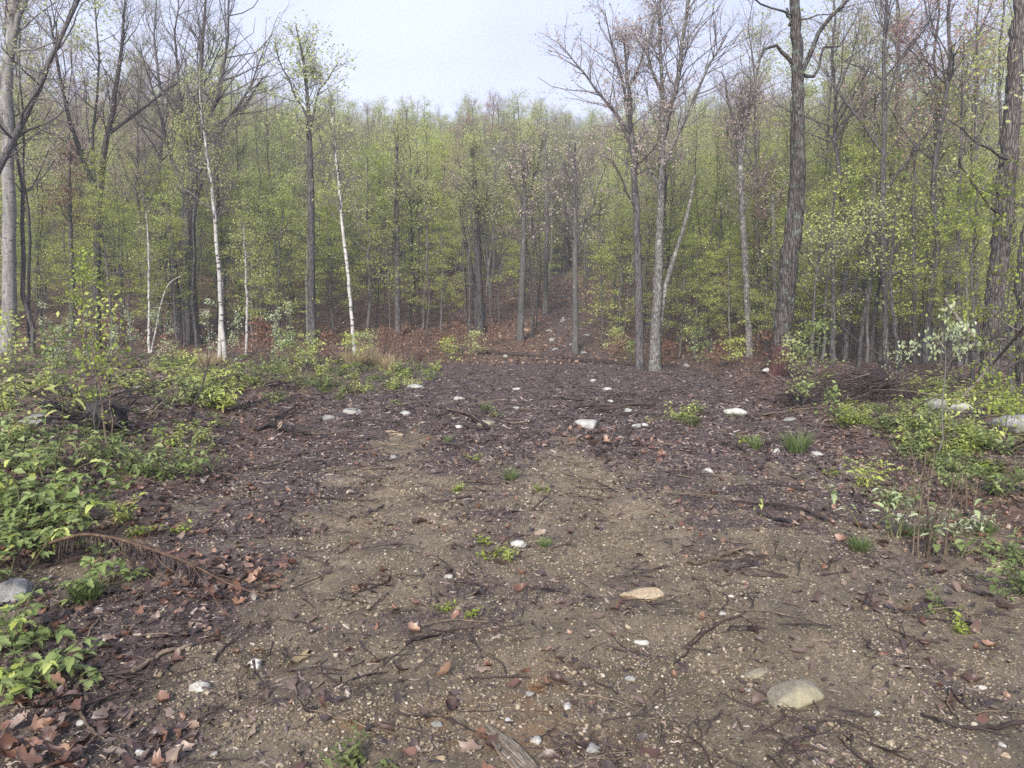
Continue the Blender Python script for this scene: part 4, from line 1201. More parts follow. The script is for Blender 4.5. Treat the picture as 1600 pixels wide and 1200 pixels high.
def lobed_leaf(seed, mat, kind):
    """dry leaf: outline with lobes, midrib fold and curl; unit length 1"""
    r = np.random.default_rng(seed)
    n = 22
    th = np.linspace(0, 2 * np.pi, n, endpoint=False)
    if kind == 'oak':
        rr = 0.27 + 0.055 * np.sign(np.sin(5.5 * np.abs(th - np.pi))) * np.abs(np.sin(5.5 * np.abs(th - np.pi))) ** 0.6
        rx = 1.7
    elif kind == 'maple':
        rr = 0.34 + 0.17 * np.abs(np.cos(2.5 * th)) ** 1.2 + 0.03 * np.cos(11 * th)
        rx = 1.05
    else:
        rr = 0.30 + 0.02 * np.cos(9 * th); rx = 1.6
    rr = rr * (1 + r.normal(0, .05, n))
    x = np.cos(th) * rr * rx; y = np.sin(th) * rr
    c1, c2, tw = r.normal(0.4, .8), r.normal(0.6, .9), r.normal(0, 1.0)
    fx, fy, ph = r.uniform(4, 8), r.uniform(4, 8), r.uniform(0, 6)
    def zf(x, y):
        return c1 * x * x * .8 + c2 * y * y * 1.2 + tw * x * y + 0.05 * np.sin(fx * x + ph) + 0.045 * np.sin(fy * y + ph * 2) + 0.12 * np.abs(y)
    V = [(0, 0, zf(0, 0))] + [(a * .5, b * .5, zf(a * .5, b * .5)) for a, b in zip(x, y)] + [(a, b, zf(a, b)) for a, b in zip(x, y)]
    V = np.array(V); V[:, 2] -= V[:, 2].min()
    mb = MB()
    v = np.full(len(V), r.uniform(0, 1))
    mb.add(V, [(0, 1 + i, 1 + (i + 1) % n) for i in range(n)], 0, v)
    mb.f4.append(np.array([(1 + i, 1 + n + i, 1 + n + (i + 1) % n, 1 + (i + 1) % n) for i in range(n)])); mb.m4.append(np.zeros(n, int))
    st = np.stack([np.linspace(-.35 * rx, -.35 * rx - .28, 4), np.linspace(0, .04, 4), np.linspace(V[0, 2], V[0, 2] + .05, 4)], 1)
    tubes(mb, st, np.full(4, .012), 3, 0)
    return mb.mesh('dead_leaf', mat)

DL = [lobed_leaf(700 + i, L_DEAD, ['oak', 'oval', 'oak', 'oval', 'oak'][i % 5]) for i in range(9)]
DLR = [lobed_leaf(720 + i, L_DEADRED, ['oak', 'oval', 'oak'][i % 3]) for i in range(6)]
DLW = [lobed_leaf(740 + i, L_RUSTLIT, ['oak', 'oval', 'oak'][i % 3]) for i in range(4)]
CHIPS = [chip_mesh(i) for i in range(9)]

def stick_path(rng, L, n=7, bend=0.25):
    P = wander(rng, np.zeros((1, 3)), np.array([[1.0, 0, 0]]), np.array([L]), n, 0, bend)[0]
    P[:, 2] *= 0.35
    P -= P.mean(0)
    return P
def twig_mesh(seed, r0=0.012, forks=1, mat=None, n=7, bend=0.22):
    """unit-length crooked twig with side spurs"""
    r = np.random.default_rng(seed)
    mb = MB(); P = stick_path(r, 1.0, n, bend)
    P[:, 2] -= P[:, 2].min()
    tubes(mb, P, r0 * np.linspace(1, .35, len(P)) * r.uniform(.8, 1.15, len(P)), 6, 0, cap=True)
    for f in range(forks):
        i = int(r.integers(1, n - 1)); a = r.choice([-1, 1]) * r.uniform(.4, .9)
        d = P[i + 1] - P[i]; d = d / np.linalg.norm(d)
        D = np.array([[d[0] * math.cos(a) - d[1] * math.sin(a), d[0] * math.sin(a) + d[1] * math.cos(a), .15]])
        Q = wander(r, P[i][None], D, np.array([r.uniform(.18, .45)]), 4, 0, .2)[0]
        tubes(mb, Q, r0 * .55 * np.linspace(1, .35, 5), 5, 0)
    return mb.mesh('twig', mat or STICK)
TW = [twig_mesh(800 + i, r0=[.010, .016, .022][i % 3], forks=i % 3, mat=STICK) for i in range(9)]
TWB = [twig_mesh(820 + i, r0=[.010, .014][i % 2], forks=i % 3, mat=STICK_BROWN) for i in range(5)]

def ground_normal_rot(rng, x, y, N, tilt):
    return np.stack([rng.normal(0, tilt, N), rng.normal(0, tilt, N), rng.uniform(0, 6.28, N)], 1)

def litter():
    rng = np.random.default_rng(77)
    # shredded bark
    N = 130000
    x, y = rand_ground(rng, N, 2.2, 34, power=1.40)
    mu, li, gr = zones(x, y)
    keep = rng.uniform(0, 1, N) < np.clip(0.10 + 0.9 * mu + 0.25 * li, 0, 1)
    x, y = x[keep], y[keep]; N = len(x)
    s = (0.010 + 0.030 * rng.uniform(0, 1, N) ** 2) * np.clip(y / 6, 0.8, 2.2)
    P = np.stack([x, y, height(x, y) + 0.001], 1)
    scatter('bark_litter', CHIPS, P, ground_normal_rot(rng, x, y, N, .28), s, rng.integers(0, 9, N), 'dark wet shredded bark and wood chips covering the clearing')
    # dead leaves in the mass
    N = 34000
    x, y = rand_ground(rng, N, 2.3, 30, power=1.35)
    mu, li, gr = zones(x, y)
    keep = rng.uniform(0, 1, N) < np.clip(0.012 + 0.30 * mu + 0.95 * li, 0, 1)
    x, y = x[keep], y[keep]; N = len(x)
    s = rng.uniform(0.035, 0.095, N)
    P = np.stack([x, y, height(x, y) + 0.002], 1)
    scatter('leaf_litter', DL + DLR, P, ground_normal_rot(rng, x, y, N, .35), s, rng.integers(0, 15, N), 'brown dead leaves strewn along both sides of the clearing')
    # hill litter
    N = 22000
    y = np.sqrt(rng.uniform(29 ** 2, 62 ** 2, N)); x = rng.uniform(-.72, .72, N) * y
    s = rng.uniform(0.10, 0.22, N)
    P = np.stack([x, y, height(x, y) + 0.004], 1)
    scatter('wood_floor_litter', DLW, P, ground_normal_rot(rng, x, y, N, .4), s, rng.integers(0, 4, N), 'red-brown leaf litter on the floor of the wood')
    # fine twigs
    N = 15000
    x, y = rand_ground(rng, N, 2.3, 30, power=1.5)
    kp = rng.uniform(0, 1, N) < np.clip(0.10 + 0.9 * sst(.1, .9, W_pat2(x * .8 + 5, y * .8)) + .2 * zones(x, y)[0], 0, 1)
    x, y = x[kp], y[kp]; N = len(x)
    s = (0.04 + 0.38 * rng.uniform(0, 1, N) ** 2.2) * np.clip(y / 7, .8, 1.8)
    P = np.stack([x, y, height(x, y) + 0.004], 1)
    scatter('twig_litter', TW[:6] + TWB[:3], P, ground_normal_rot(rng, x, y, N, .07), s, rng.integers(0, 9, N), 'fine broken twigs scattered over the whole clearing')

    # single dead leaves, those that show largest
    def drop(n, x0, x1, y0, y1, meshes, label, group, sz=(.055, .10), piled=0.0):
        for i in range(n):
            px, py = rng.uniform(x0, x1), rng.uniform(y0, y1)
            p = at(px, py)
            s = rng.uniform(*sz)
            o = link('dead_leaf', meshes[int(rng.integers(0, len(meshes)))])
            o.location = (p.x, p.y, p.z + 0.003 + rng.uniform(0, piled)); o.rotation_euler = (rng.normal(0, .35), rng.normal(0, .35), rng.uniform(0, 6.28)); o.scale = (s, s, s)
            tag(o, label, 'dead leaf', group)
    drop(52, 0, 125, 1075, 1200, DLR + DL[:3], 'red-brown dead leaf in the drift at the left bottom below the brambles', 'dead leaves drifted below the left brambles', piled=.03)
    drop(64, 225, 455, 868, 945, DLR, 'rusty oak leaf heaped at the end of the arching dead frond', 'oak leaves heaped at the dead frond', piled=.04)
    drop(14, 255, 360, 960, 1000, DL, 'brown dead leaf lying near the snapped brown stick on the left', 'dead leaves near the snapped stick')
    drop(16, 150, 300, 1100, 1195, DL, 'wet purplish dead leaf on the soil at the lower left', 'wet dead leaves at the lower left')
    drop(24, 830, 985, 672, 700, DLR, 'orange-brown oak leaf in the small heap by the large white stone', 'oak leaves by the large white stone', (.10, .17), .05)
    drop(14, 985, 1040, 690, 715, DLR, 'orange-brown leaf in the scatter right of the oak-leaf heap', 'leaves right of the oak-leaf heap', (.09, .14), .03)
    drop(40, 1300, 1560, 765, 860, DL + DLR, 'dead leaf among the whitish weeds on the right bank', 'dead leaves among the whitish weeds', (.06, .12), .03)
    drop(30, 1330, 1600, 870, 960, DL, 'curled dull dead leaf on the lower right bank', 'dead leaves on the lower right bank', (.05, .10), .01)
    drop(8, 800, 880, 1020, 1085, DLR, 'pinkish torn dead leaf clump at the top of the orange soil', 'torn leaves on the orange soil', (.05, .08), .015)
    drop(30, 200, 1450, 880, 1190, DL, 'lone dead leaf on the open gravel of the track', 'lone dead leaves on the gravel', (.03, .06), .004)
    o = link('dead_leaf', lobed_leaf(765, L_STRAW, 'oak')); p = at(465, 1033); o.location = p + Vector((0, 0, .004)); o.scale = (.125,) * 3; o.rotation_euler = (.1, -.1, .5)
    tag(o, 'large crumpled pale lilac-grey oak leaf beside the white stone', 'dead leaf')
litter()

# single branches and sticks
def ground_stick(name, label, cat, pts, w, mat, lift=0.012, seed=0, forks=3, spur=0.12, z=None, n=18, ridge=None):
    """pts: photo pixels where the stick touches the ground; w: widths in pixels at both ends"""
    rng = np.random.default_rng(seed)
    Q = [at(*p) for p in pts]
    d = sum(q.y for q in Q) / len(Q)
    W = np.array([(q.x, q.y, q.z) for q in Q])
    if z is not None: W[:, 2] += np.array(z)
    W = resample(W, n)
    R = np.linspace(w[0], w[1], n) * ppm(d) * 0.5 * rng.uniform(.88, 1.12, n)
    if z is None: W[:, 2] = height(W[:, 0], W[:, 1]) + R * 0.7 + lift * rng.uniform(0, 1)
    c = W[n // 2].copy(); c[2] = hz(c[0], c[1])
    W = W - c
    W[1:-1] += rng.normal(0, 0.004, (n - 2, 3)) * min(1, d / 5)
    mb = MB(); tubes(mb, W, R, 8, 0, ridge, cap='wood')
    sp = MB()
    for f in range(forks):
        i = int(rng.integers(2, n - 2)); a = rng.choice([-1, 1]) * rng.uniform(.4, 1.0)
        dd = W[i + 1] - W[i]; dd = dd / (np.linalg.norm(dd) + 1e-9)
        D = np.array([[dd[0] * math.cos(a) - dd[1] * math.sin(a), dd[0] * math.sin(a) + dd[1] * math.cos(a), rng.uniform(0, .25)]])
        q = wander(rng, W[i][None], D, np.array([spur * d / 4 * rng.uniform(.5, 1.5)]), 4, -.02, .2)[0]
        tubes(sp, q, R[i] * .5 * np.linspace(1, .3, 5), 5, 0)
    if sp.n:
        o = empty(name, c); tag(o, label, cat)
        link('stem', mb.mesh(name, [mat, CUTWOOD]), o); link('side_twigs', sp.mesh('side_twigs', mat), o)
    else:
        o = link(name, mb.mesh(name, [mat, CUTWOOD])); o.location = c; tag(o, label, cat)
    return o

def slab():
    rng = np.random.default_rng(2)
    p = at(792, 1172); a = at(752, 1130); b = at(832, 1212)
    dv = np.array([b.x - a.x, b.y - a.y]); L = np.linalg.norm(dv)
    o = empty('bark_slab', p); tag(o, 'weathered grey-brown splintered bark slab at the bottom centre', 'wood piece')
    o.rotation_euler = (0, 0, math.atan2(dv[1], dv[0]))
    for i in range(9):                     # long torn strips lying side by side
        y0 = (i - 4) * 0.0085
        n = 14; t = np.linspace(-.5, .5, n)
        l0, l1 = rng.uniform(.7, 1.0), rng.uniform(.75, 1.1)
        x = np.where(t < 0, t * l0, t * l1) * L
        wd = np.interp(t, [-.5, .1, .5], [.35, 1, .8])
        P = np.stack([x, y0 * wd * 1.3 + rng.normal(0, .0015, n), .014 - .16 * abs(y0) + rng.normal(0, .0016, n)], 1)
        mb = MB(); tubes(mb, P, np.interp(t, [-.5, -.3, .4, .5], [.0012, .006, .007, .002]) * rng.uniform(.8, 1.15, n), 6, 0)
        link('strip', mb.mesh('strip', GREYWOOD if i % 3 else STICK_BROWN), o)
def build_sticks():
    S = ground_stick
    S('log', 'long thin dark log lying across the far end of the clearing', 'log', [(700, 547), (745, 553), (800, 558), (850, 558), (900, 564), (950, 568), (1000, 573)], (5.5, 7), STICK, seed=1, forks=5, spur=.1)
    slab()
    S('stick', 'snapped brown stick pointing up-right beside the left dead leaves', 'stick', [(207, 1055), (245, 1030), (300, 1012)], (9, 6), STICK_BROWN, seed=3, forks=0)
    S('stick', 'dark stick meeting the snapped brown stick near its upper end', 'stick', [(215, 1008), (250, 1016), (282, 1008)], (6, 5), STICK, seed=4, forks=1, spur=.05)
    S('stick', 'curving grey vine-like twig under the left brambles, hooked at its top', 'stick', [(165, 962), (143, 985), (127, 1010), (128, 1050), (133, 1085), (138, 1100)], (4.5, 5), STICK_BROWN, seed=5, forks=1, spur=.05, n=26)
    S('stick', 'forked twig below the small cream stone at the lower left', 'stick', [(120, 1100), (130, 1130), (150, 1153)], (5, 5), STICK_BROWN, seed=6, forks=2)
    S('stick', 'long dark twig running right from the lower left forked twig', 'stick', [(150, 1150), (200, 1158), (245, 1170), (305, 1155)], (3, 5), STICK, seed=7, forks=2)
    S('stick', 'thin bent twig hanging from the crumpled pale leaf', 'stick', [(463, 1050), (462, 1080), (466, 1105), (500, 1118), (545, 1130), (600, 1145), (640, 1150)], (2.5, 3), STICK_BROWN, seed=8, forks=1, n=28)
    S('stick', 'dark twig with a crooked end in the left wheel rut', 'stick', [(632, 1010), (665, 997), (700, 988), (750, 980)], (6, 3), STICK, seed=9, forks=3)
    S('stick', 'long twig running up-right from the middle of the gravel, forked end', 'stick', [(1050, 1042), (1080, 1012), (1110, 985), (1140, 968), (1165, 957)], (3.5, 4), STICK, seed=10, forks=3, spur=.12)
    S('stick', 'twig bending down left of the big lichened stone', 'stick', [(1074, 1035), (1076, 1062), (1084, 1082), (1098, 1098)], (3, 2.5), STICK_BROWN, seed=11, forks=0)
    S('stick', 'dark twig lying along the left side of the big lichened stone', 'stick', [(1150, 1062), (1180, 1078), (1205, 1095), (1230, 1125)], (4, 3), STICK, seed=12, forks=1)
    S('stick', 'thick dark wet twig in the lower right corner', 'stick', [(1440, 1120), (1480, 1138), (1520, 1145), (1560, 1145), (1600, 1135)], (4, 8), STICK, seed=13, forks=2)
    S('stick', 'thin twig bowing across the gravel above the lower right twig', 'stick', [(1485, 1080), (1480, 1105), (1500, 1130)], (2.5, 3), STICK_BROWN, seed=14, forks=0)
    S('stick', 'brown broken branch by the dark litter right of the track, thick dark end', 'stick', [(1072, 880), (1105, 880), (1130, 870), (1158, 860)], (7, 8), STICK_BROWN, seed=15, forks=2, spur=.08)
    S('stick', 'blackened wood piece beside the tiny yellow weed', 'wood piece', [(1185, 803), (1205, 812), (1240, 822)], (7, 7), BLACKWOOD, seed=16, forks=1, spur=.05)
    S('stick', 'short hooked twig below the right end of the gravel fan', 'stick', [(1245, 978), (1262, 998), (1280, 1002), (1305, 1002)], (4, 5), STICK_BROWN, seed=17, forks=1, spur=.04)
    S('stick', 'thin stick pointing up-right toward the right bank leaves', 'stick', [(1400, 958), (1430, 940), (1462, 925)], (3, 2.5), STICK_BROWN, seed=18, forks=0)
    S('stick', 'short dark stub of wood above the thin right stick', 'wood piece', [(1352, 955), (1358, 938), (1362, 922)], (9, 8), STICK, seed=19, forks=0)
    S('stick', 'dark curving twig on the left part of the dirt behind the rut', 'stick', [(545, 812), (575, 806), (600, 790)], (4, 3), STICK, seed=20, forks=4, spur=.1)
    S('stick', 'long thin dark stick at the left side of the sandy patch', 'stick', [(500, 780), (540, 783), (590, 782)], (3, 2.5), STICK, seed=21, forks=1)
    S('stick', 'dark stick lying on the middle mound of the track', 'stick', [(740, 690), (755, 697), (775, 685)], (3, 4), STICK, seed=22, forks=1, spur=.06)
    S('stick', 'curved twig lying in front of the large white stone', 'stick', [(826, 660), (870, 655), (930, 652), (960, 668)], (3, 3), STICK, seed=23, forks=2)
    S('charred_log', 'charred black log on the left side of the bark litter', 'log', [(436, 672), (462, 676), (490, 680)], (16, 13), BLACKWOOD, seed=24, forks=0)
    S('fallen_log', 'dark brown fallen log on the left bank with a broken end', 'log', [(205, 628), (240, 634), (275, 640)], (13, 15), STICK, seed=25, forks=2)
    S('log', 'dark log lying among the roots left of the fallen brown log', 'log', [(60, 648), (110, 640), (150, 632)], (12, 9), BLACKWOOD, seed=26, forks=3)
    S('log', 'thin grey log flat on the far left bank', 'log', [(0, 606), (25, 602), (60, 600)], (7, 6), GREYWOOD, seed=27, forks=0)
    S('branch', 'dead branch lying right of the mossy old oak, running to the brush pile', 'branch', [(1185, 624), (1225, 628), (1270, 630), (1300, 634)], (4, 5), STICK, seed=28, forks=4)
    S('branch', 'dead curved branch on the left bank rising from the charred wood', 'branch', [(290, 660), (315, 640), (330, 620)], (4, 2), STICK, seed=29, forks=3, z=[0.03, .3, .7])
    # leaning dead branches at the right
    S('leaning_branch', 'pale dead branch leaning up-right from the white boulder', 'branch', [(1490, 640), (1545, 640), (1600, 640)], (5, 4), GREYWOOD, seed=30, forks=3, z=[0.05, .75, 1.35])
    S('leaning_branch', 'dark dead branch leaning up-right behind the whitish sapling', 'branch', [(1440, 622), (1510, 620), (1590, 618)], (4, 3), STICK, seed=31, forks=3, z=[0.35, .9, 1.5])
    S('leaning_branch', 'grey broken branch propped high on the huge leaning oak', 'branch', [(1520, 610), (1495, 607), (1470, 605)], (7, 5), GREYWOOD, seed=32, forks=2, z=[1.15, 1.5, 2.0])
    S('leaning_branch', 'long low dead branch reaching left over the weeds under the right oaks', 'branch', [(1600, 632), (1540, 650), (1440, 662), (1400, 668)], (4, 2), STICK, seed=33, forks=5, z=[0.9, .55, .35, .1])
    rng = np.random.default_rng(98)
    for i in range(26):
        px, py = (rng.uniform(0, 420), rng.uniform(585, 690)) if i < 16 else (rng.uniform(1180, 1590), rng.uniform(605, 720))
        dx = rng.uniform(40, 110); sl = rng.uniform(-14, 14)
        up = rng.uniform(0, .30) if i % 3 else 0.
        S('dead_branch', ('dark dead branch lying tangled in the weeds of the left bank' if i < 16 else 'dark dead branch lying tangled in the weeds of the right bank'), 'branch', [(px, py), (px + dx / 2, py + sl / 2), (px + dx, py + sl)], (3.5, 2), [STICK, STICK_BROWN, BLACKWOOD][i % 3], seed=300 + i, forks=3, spur=.1, z=[.03, .05 + up / 2, .06 + up])['group'] = 'dead branches in the weeds of the left bank' if i < 16 else 'dead branches in the weeds of the right bank'
    rng = np.random.default_rng(99)
    for i in range(170):
        while True:
            px, py = rng.uniform(60, 1560), 590 + 610 * rng.uniform(0, 1) ** 1.25
            if py < 700 or abs(px - 800) < 380 + (py - 700) * 1.2: break
        p = at(px, py)
        L = rng.uniform(45, 120) * ppm(p.y) * (1.3 if py < 800 else 1)
        o = link('twig', TW[int(rng.integers(0, 9))] if rng.uniform() < .75 else TWB[int(rng.integers(0, 5))])
        o.location = (p.x, p.y, p.z + .004); o.scale = (L, L, L); o.rotation_euler = (0, 0, rng.uniform(0, 6.28))
        if py < 720: tag(o, 'dark twig on the bark litter in the back half of the clearing', 'twig', 'twigs on the far bark litter')
        elif py < 900: tag(o, 'dark crooked twig on the dirt in the middle of the track', 'twig', 'twigs on the middle of the track')
        else: tag(o, 'dark crooked twig on the gravel in the nearest part of the track', 'twig', 'twigs on the near gravel')
build_sticks()

def brush_pile():
    rng = np.random.default_rng(5)
    d = 14.6
    x = (1345 - 800) / FPX * d
    c = Vector((x, d, hz(x, d)))
    o = empty('brush_pile', c); tag(o, 'heap of dark tangled roots and branches right of the mossy old oak', 'brush pile')
    def stick(L, r, i, top):
        a = rng.uniform(0, 6.28); rr = rng.uniform(0, 1) ** .6
        s = np.array([[rr * 1.30 * math.cos(a), rr * .8 * math.sin(a), rng.uniform(0, .58) * (1 - rr ** 1.5) * top + .02]])
        b = rng.uniform(0, 6.28)
        D = np.array([[math.cos(b), .6 * math.sin(b), rng.normal(0, .25)]])
        P = wander(rng, s - D * L / 2, D, np.array([L]), 7, -.01, .16)[0]
        P[:, 2] = np.maximum(P[:, 2], .01)
        return P, np.full(8, r) * np.linspace(1, .4, 8)
    for i in range(52):
        P, R = stick(rng.uniform(.6, 1.7) if i < 36 else rng.uniform(1.8, 2.8), rng.uniform(.009, .024), i, 1.0 if i < 36 else 1.3)
        mb = MB(); tubes(mb, P, R, 6, 0, cap='wood')
        link('stick', mb.mesh('stick', [STICK if i % 5 else GREYWOOD, CUTWOOD]), o)
    mb = MB()
    for i in range(620):
        P, R = stick(rng.uniform(.3, 1.2), rng.uniform(.004, .011), i, 1.05)
        tubes(mb, P, R, 4, 0)
    tag(link('fine_twigs', mb.mesh('fine_twigs', STICK), o), kind='stuff')
    # root plate
    me = stone_mesh(4242, BLACKWOOD, .42, .32, .34, 3)
    r = link('root_clod', me, o); r.location = (.25, .15, .3)
brush_pile()

def root_mass():
    rng = np.random.default_rng(6)
    p = at(150, 668)
    o = empty('uprooted_stump', p); tag(o, 'charred uprooted stump with tangled black roots on the left bank', 'stump')
    me = stone_mesh(4243, BLACKWOOD, .27, .22, .24, 3); b = link('stump_body', me, o); b.location = (.1, .1, .10)
    for i in range(46):
        a = rng.uniform(0, 6.28)
        P = wander(rng, np.array([[.2 * math.cos(a), .15 * math.sin(a), rng.uniform(.05, .3)]]), np.array([[math.cos(a), .6 * math.sin(a), rng.uniform(-.1, .7)]]), np.array([rng.uniform(.35, .9)]), 6, -.08, .2)[0]
        mb = MB(); tubes(mb, P, np.linspace(.020, .003, 7) * rng.uniform(.3, 1.2), 6, 0)
        link('root', mb.mesh('root', BLACKWOOD), o)
root_mass()

# ------------------------------------------------------------------ green plants
def fold_leaves(mb, rng, C, A, size, asp=0.55, fold=0.25, droop=0.25, mat=0, var=None):
    """leaves folded along the midrib: base C, direction A (N,3), length size (N,)"""
    N = len(C)
    A = nrm(np.asarray(A, float))
    up = np.array([0, 0, 1.0]) + rng.normal(0, .25, (N, 3))
    B = nrm(np.cross(A, up)); U = nrm(np.cross(B, A))
    s = (np.asarray(size) * np.ones(N))[:, None]
    Mid = C + A * s * 0.5 + U * s * 0.02
    T = C + A * s - U * s * droop
    Lp = C + A * s * 0.42 + B * s * asp * 0.5 + U * s * fold * 0.5
    Rp = C + A * s * 0.42 - B * s * asp * 0.5 + U * s * fold * 0.5
    V = np.stack([C, Lp, T, Rp, Mid], 1).reshape(-1, 3)
    b = np.arange(N)[:, None] * 5
    F = np.concatenate([b + np.array([[0, 4, 2, 1]]), b + np.array([[0, 3, 2, 4]])])
    var = rng.uniform(0, 1, N) if var is None else var
    mb.add(V, F, mat, np.repeat(var, 5))

def big_leaf(seed, mat, asp=0.62, serr=0.05, droop=0.3):
    """serrate ovate leaf with fold and veins, unit length along +X"""
    r = np.random.default_rng(seed)
    n = 9
    t = np.linspace(0, 1, n)
    w = asp * 0.5 * np.sin(np.pi * t ** 0.75) ** 0.85
    w[0] = 0.01; w[-1] = 0.0
    V, F = [], []
    for i in range(n):
        z0 = -droop * t[i] ** 2
        rip = 0.018 * (1 if i % 2 else -1)
        sr = serr * asp * (1 if i % 2 else -1) * (0 < i < n - 1)
        for q in (-1, -.5, 0, .5, 1):
            V.append((t[i] + (0.05 if abs(q) == 1 else 0) * (i % 2), q * (w[i] + (sr if abs(q) == 1 else 0)), z0 + abs(q) * w[i] * 0.35 + rip * abs(q) + r.normal(0, .006)))
    for i in range(n - 1):
        for j in range(4):
            F.append((i * 5 + j, (i + 1) * 5 + j, (i + 1) * 5 + j + 1, i * 5 + j + 1))
    mb = MB(); mb.add(np.array(V), F, 0, np.full(len(V), r.uniform(0.1, .9)))
    return mb.mesh('leaf', mat)

BL = [big_leaf(600 + i, L_GREEN, [.62, .7, .56][i % 3], .06, [.15, .35, .55][i % 3]) for i in range(7)]
BLY = [big_leaf(620 + i, L_YEL, .6, .05, [.3, .6][i % 2]) for i in range(4)]
BLW = [big_leaf(630 + i, L_WHITE, .5, .05, [.3, .6][i % 2]) for i in range(4)]

def leaf_obj(parent, me, pos, az, pitch, roll, size):
    o = link('leaf', me, parent)
    o.location = pos; o.rotation_euler = Euler((roll, -pitch, az), 'XYZ'); o.scale = (size, size, size)
    return o

def bramble(base, label, seed, canes, hgt, leaf, spread, meshes=None, stem_m=None, group=None, name='bramble', cat='plant', trif=True, lean=(0, 0)):
    rng = np.random.default_rng(seed)
    meshes = meshes or BL
    o = empty(name, base); tag(o, label, cat, group)
    mb = MB()
    for c in range(canes):
        a = rng.uniform(0, 6.28)
        S = np.array([[rng.normal(0, .03), rng.normal(0, .03), -.03]])
        D = np.array([[math.cos(a) * spread + lean[0], math.sin(a) * spread + lean[1], 1.0]])
        L = hgt * rng.uniform(.65, 1.2)
        P = wander(rng, S, D, np.array([L]), 8, -.10, .10)[0]
        tubes(mb, P, np.linspace(.0045, .0015, 9) * max(1, leaf / .06), 5, 0)
        nn = max(3, int(L / (leaf * 0.95)))
        for k in range(nn):
            s = 0.25 + 0.75 * (k + 1) / nn
            p, t = sample(P[None], np.array([0]), np.array([s])); p = p[0]
            az = k * 2.4 + rng.uniform(0, 1) + a
            pet = leaf * rng.uniform(.3, .7)
            e = p + np.array([math.cos(az) * pet, math.sin(az) * pet, pet * .4])
            tubes(mb, np.stack([p, (p + e) / 2 + np.array([0, 0, .004]), e]), np.array([.0015, .0012, .001]), 3, 0)
            offs = ((0, 1.0), (1.15, .8), (-1.15, .8)) if trif else ((0, 1.0),)
            for da, sc in offs:
                leaf_obj(o, meshes[int(rng.integers(0, len(meshes)))], e + np.array([0, 0, rng.uniform(-.004, .004)]), az + da + rng.normal(0, .15), rng.normal(.05, .28), rng.normal(0, .25), leaf * sc * rng.uniform(.75, 1.2))
    link('stem', mb.mesh('bramble_stem', stem_m or STEM_GREEN), o)
    return o

def weed_mesh(seed, leafm, n_st, hgt, leaf, asp=.5, droop=.3, spread=.6, per=9, stem=STEM_GREEN):
    rng = np.random.default_rng(seed)
    st, lf = MB(), MB()
    for c in range(n_st):
        a = rng.uniform(0, 6.28)
        P = wander(rng, np.array([[rng.normal(0, .05) * hgt / .3, rng.normal(0, .05) * hgt / .3, -.02]]), np.array([[math.cos(a) * spread, math.sin(a) * spread, 1.0]]), np.array([hgt * rng.uniform(.6, 1.15)]), 6, -.03, .1)[0]
        tubes(st, P, np.linspace(.004, .0015, 7) * (hgt / .3) ** .5, 4, 0)
        s = np.linspace(.15, 1, per)
        C, t = sample(P[None], np.zeros(per, int), s)
        az = np.arange(per) * 2.3 + rng.uniform(0, 6)
        for rpt in range(2):
            az2 = az + rpt * 3.0 + rng.normal(0, .3, per)
            A = np.stack([np.cos(az2), np.sin(az2), rng.normal(.25, .3, per)], 1)
            fold_leaves(lf, rng, C + A * leaf * .15, A, leaf * rng.uniform(.6, 1.25, per), asp, .25, droop)
    return st.mesh('weed_stems', stem), lf.mesh('weed_foliage', leafm)

def grass_mesh(seed, mat, n, hgt, spread=.35, w=.0035, base=.05):
    rng = np.random.default_rng(seed)
    mb = MB()
    a = rng.uniform(0, 6.28, n); r = base * rng.uniform(0, 1, n) ** .5
    S = np.stack([r * np.cos(a), r * np.sin(a), np.full(n, -.01)], 1)
    a2 = a + rng.normal(0, .7, n)
    D = np.stack([np.cos(a2) * spread * rng.uniform(.2, 1.3, n), np.sin(a2) * spread * rng.uniform(.2, 1.3, n), np.ones(n)], 1)
    P = wander(rng, S, D, hgt * rng.uniform(.5, 1.15, n), 5, -.16, .06)
    side = nrm(np.cross(P[:, -1] - P[:, 0], np.array([0, 0, 1.0]) + rng.normal(0, .3, (n, 3))))
    wd = (w * np.array([1, 1, .9, .75, .45, .06]))[None, :, None] * rng.uniform(.7, 1.3, n)[:, None, None]
    V = np.stack([P - side[:, None] * wd, P + side[:, None] * wd], 2).reshape(-1, 3)
    b = (np.arange(n) * 12)[:, None, None] + (np.arange(5) * 2)[None, :, None] + np.array([0, 1, 3, 2])[None, None]
    mb.add(V, b.reshape(-1, 4), 0, np.repeat(rng.uniform(0, 1, n), 12))
    return mb.mesh('grass_blades', mat)

WEED = {
    'small': [weed_mesh(1000 + i, L_COVER, 6, .16, .05, .5, .2, .9, 6) for i in range(4)],
    'lush': [weed_mesh(1010 + i, L_GREEN, 9, .34, .065, .5, .3, .7, 9) for i in range(4)],
    'pale': [weed_mesh(1020 + i, L_YEL, 7, .38, .075, .45, .4, .7, 8) for i in range(4)],
    'white': [weed_mesh(1030 + i, L_WHITE, 6, .45, .085, .42, .6, .7, 8) for i in range(3)],
    'lime': [weed_mesh(1040 + i, L_LIME, 5, .14, .05, .5, .2, .9, 6) for i in range(3)],
}
def put_weed(kind, p, s, rz, label, group=None, name='weed'):
    st, lf = WEED[kind][int(rz * 10) % len(WEED[kind])]
    o = empty(name, p, rz, s); tag(o, label, 'plant', group)
    link('stem', st, o); link('foliage', lf, o)
    return o

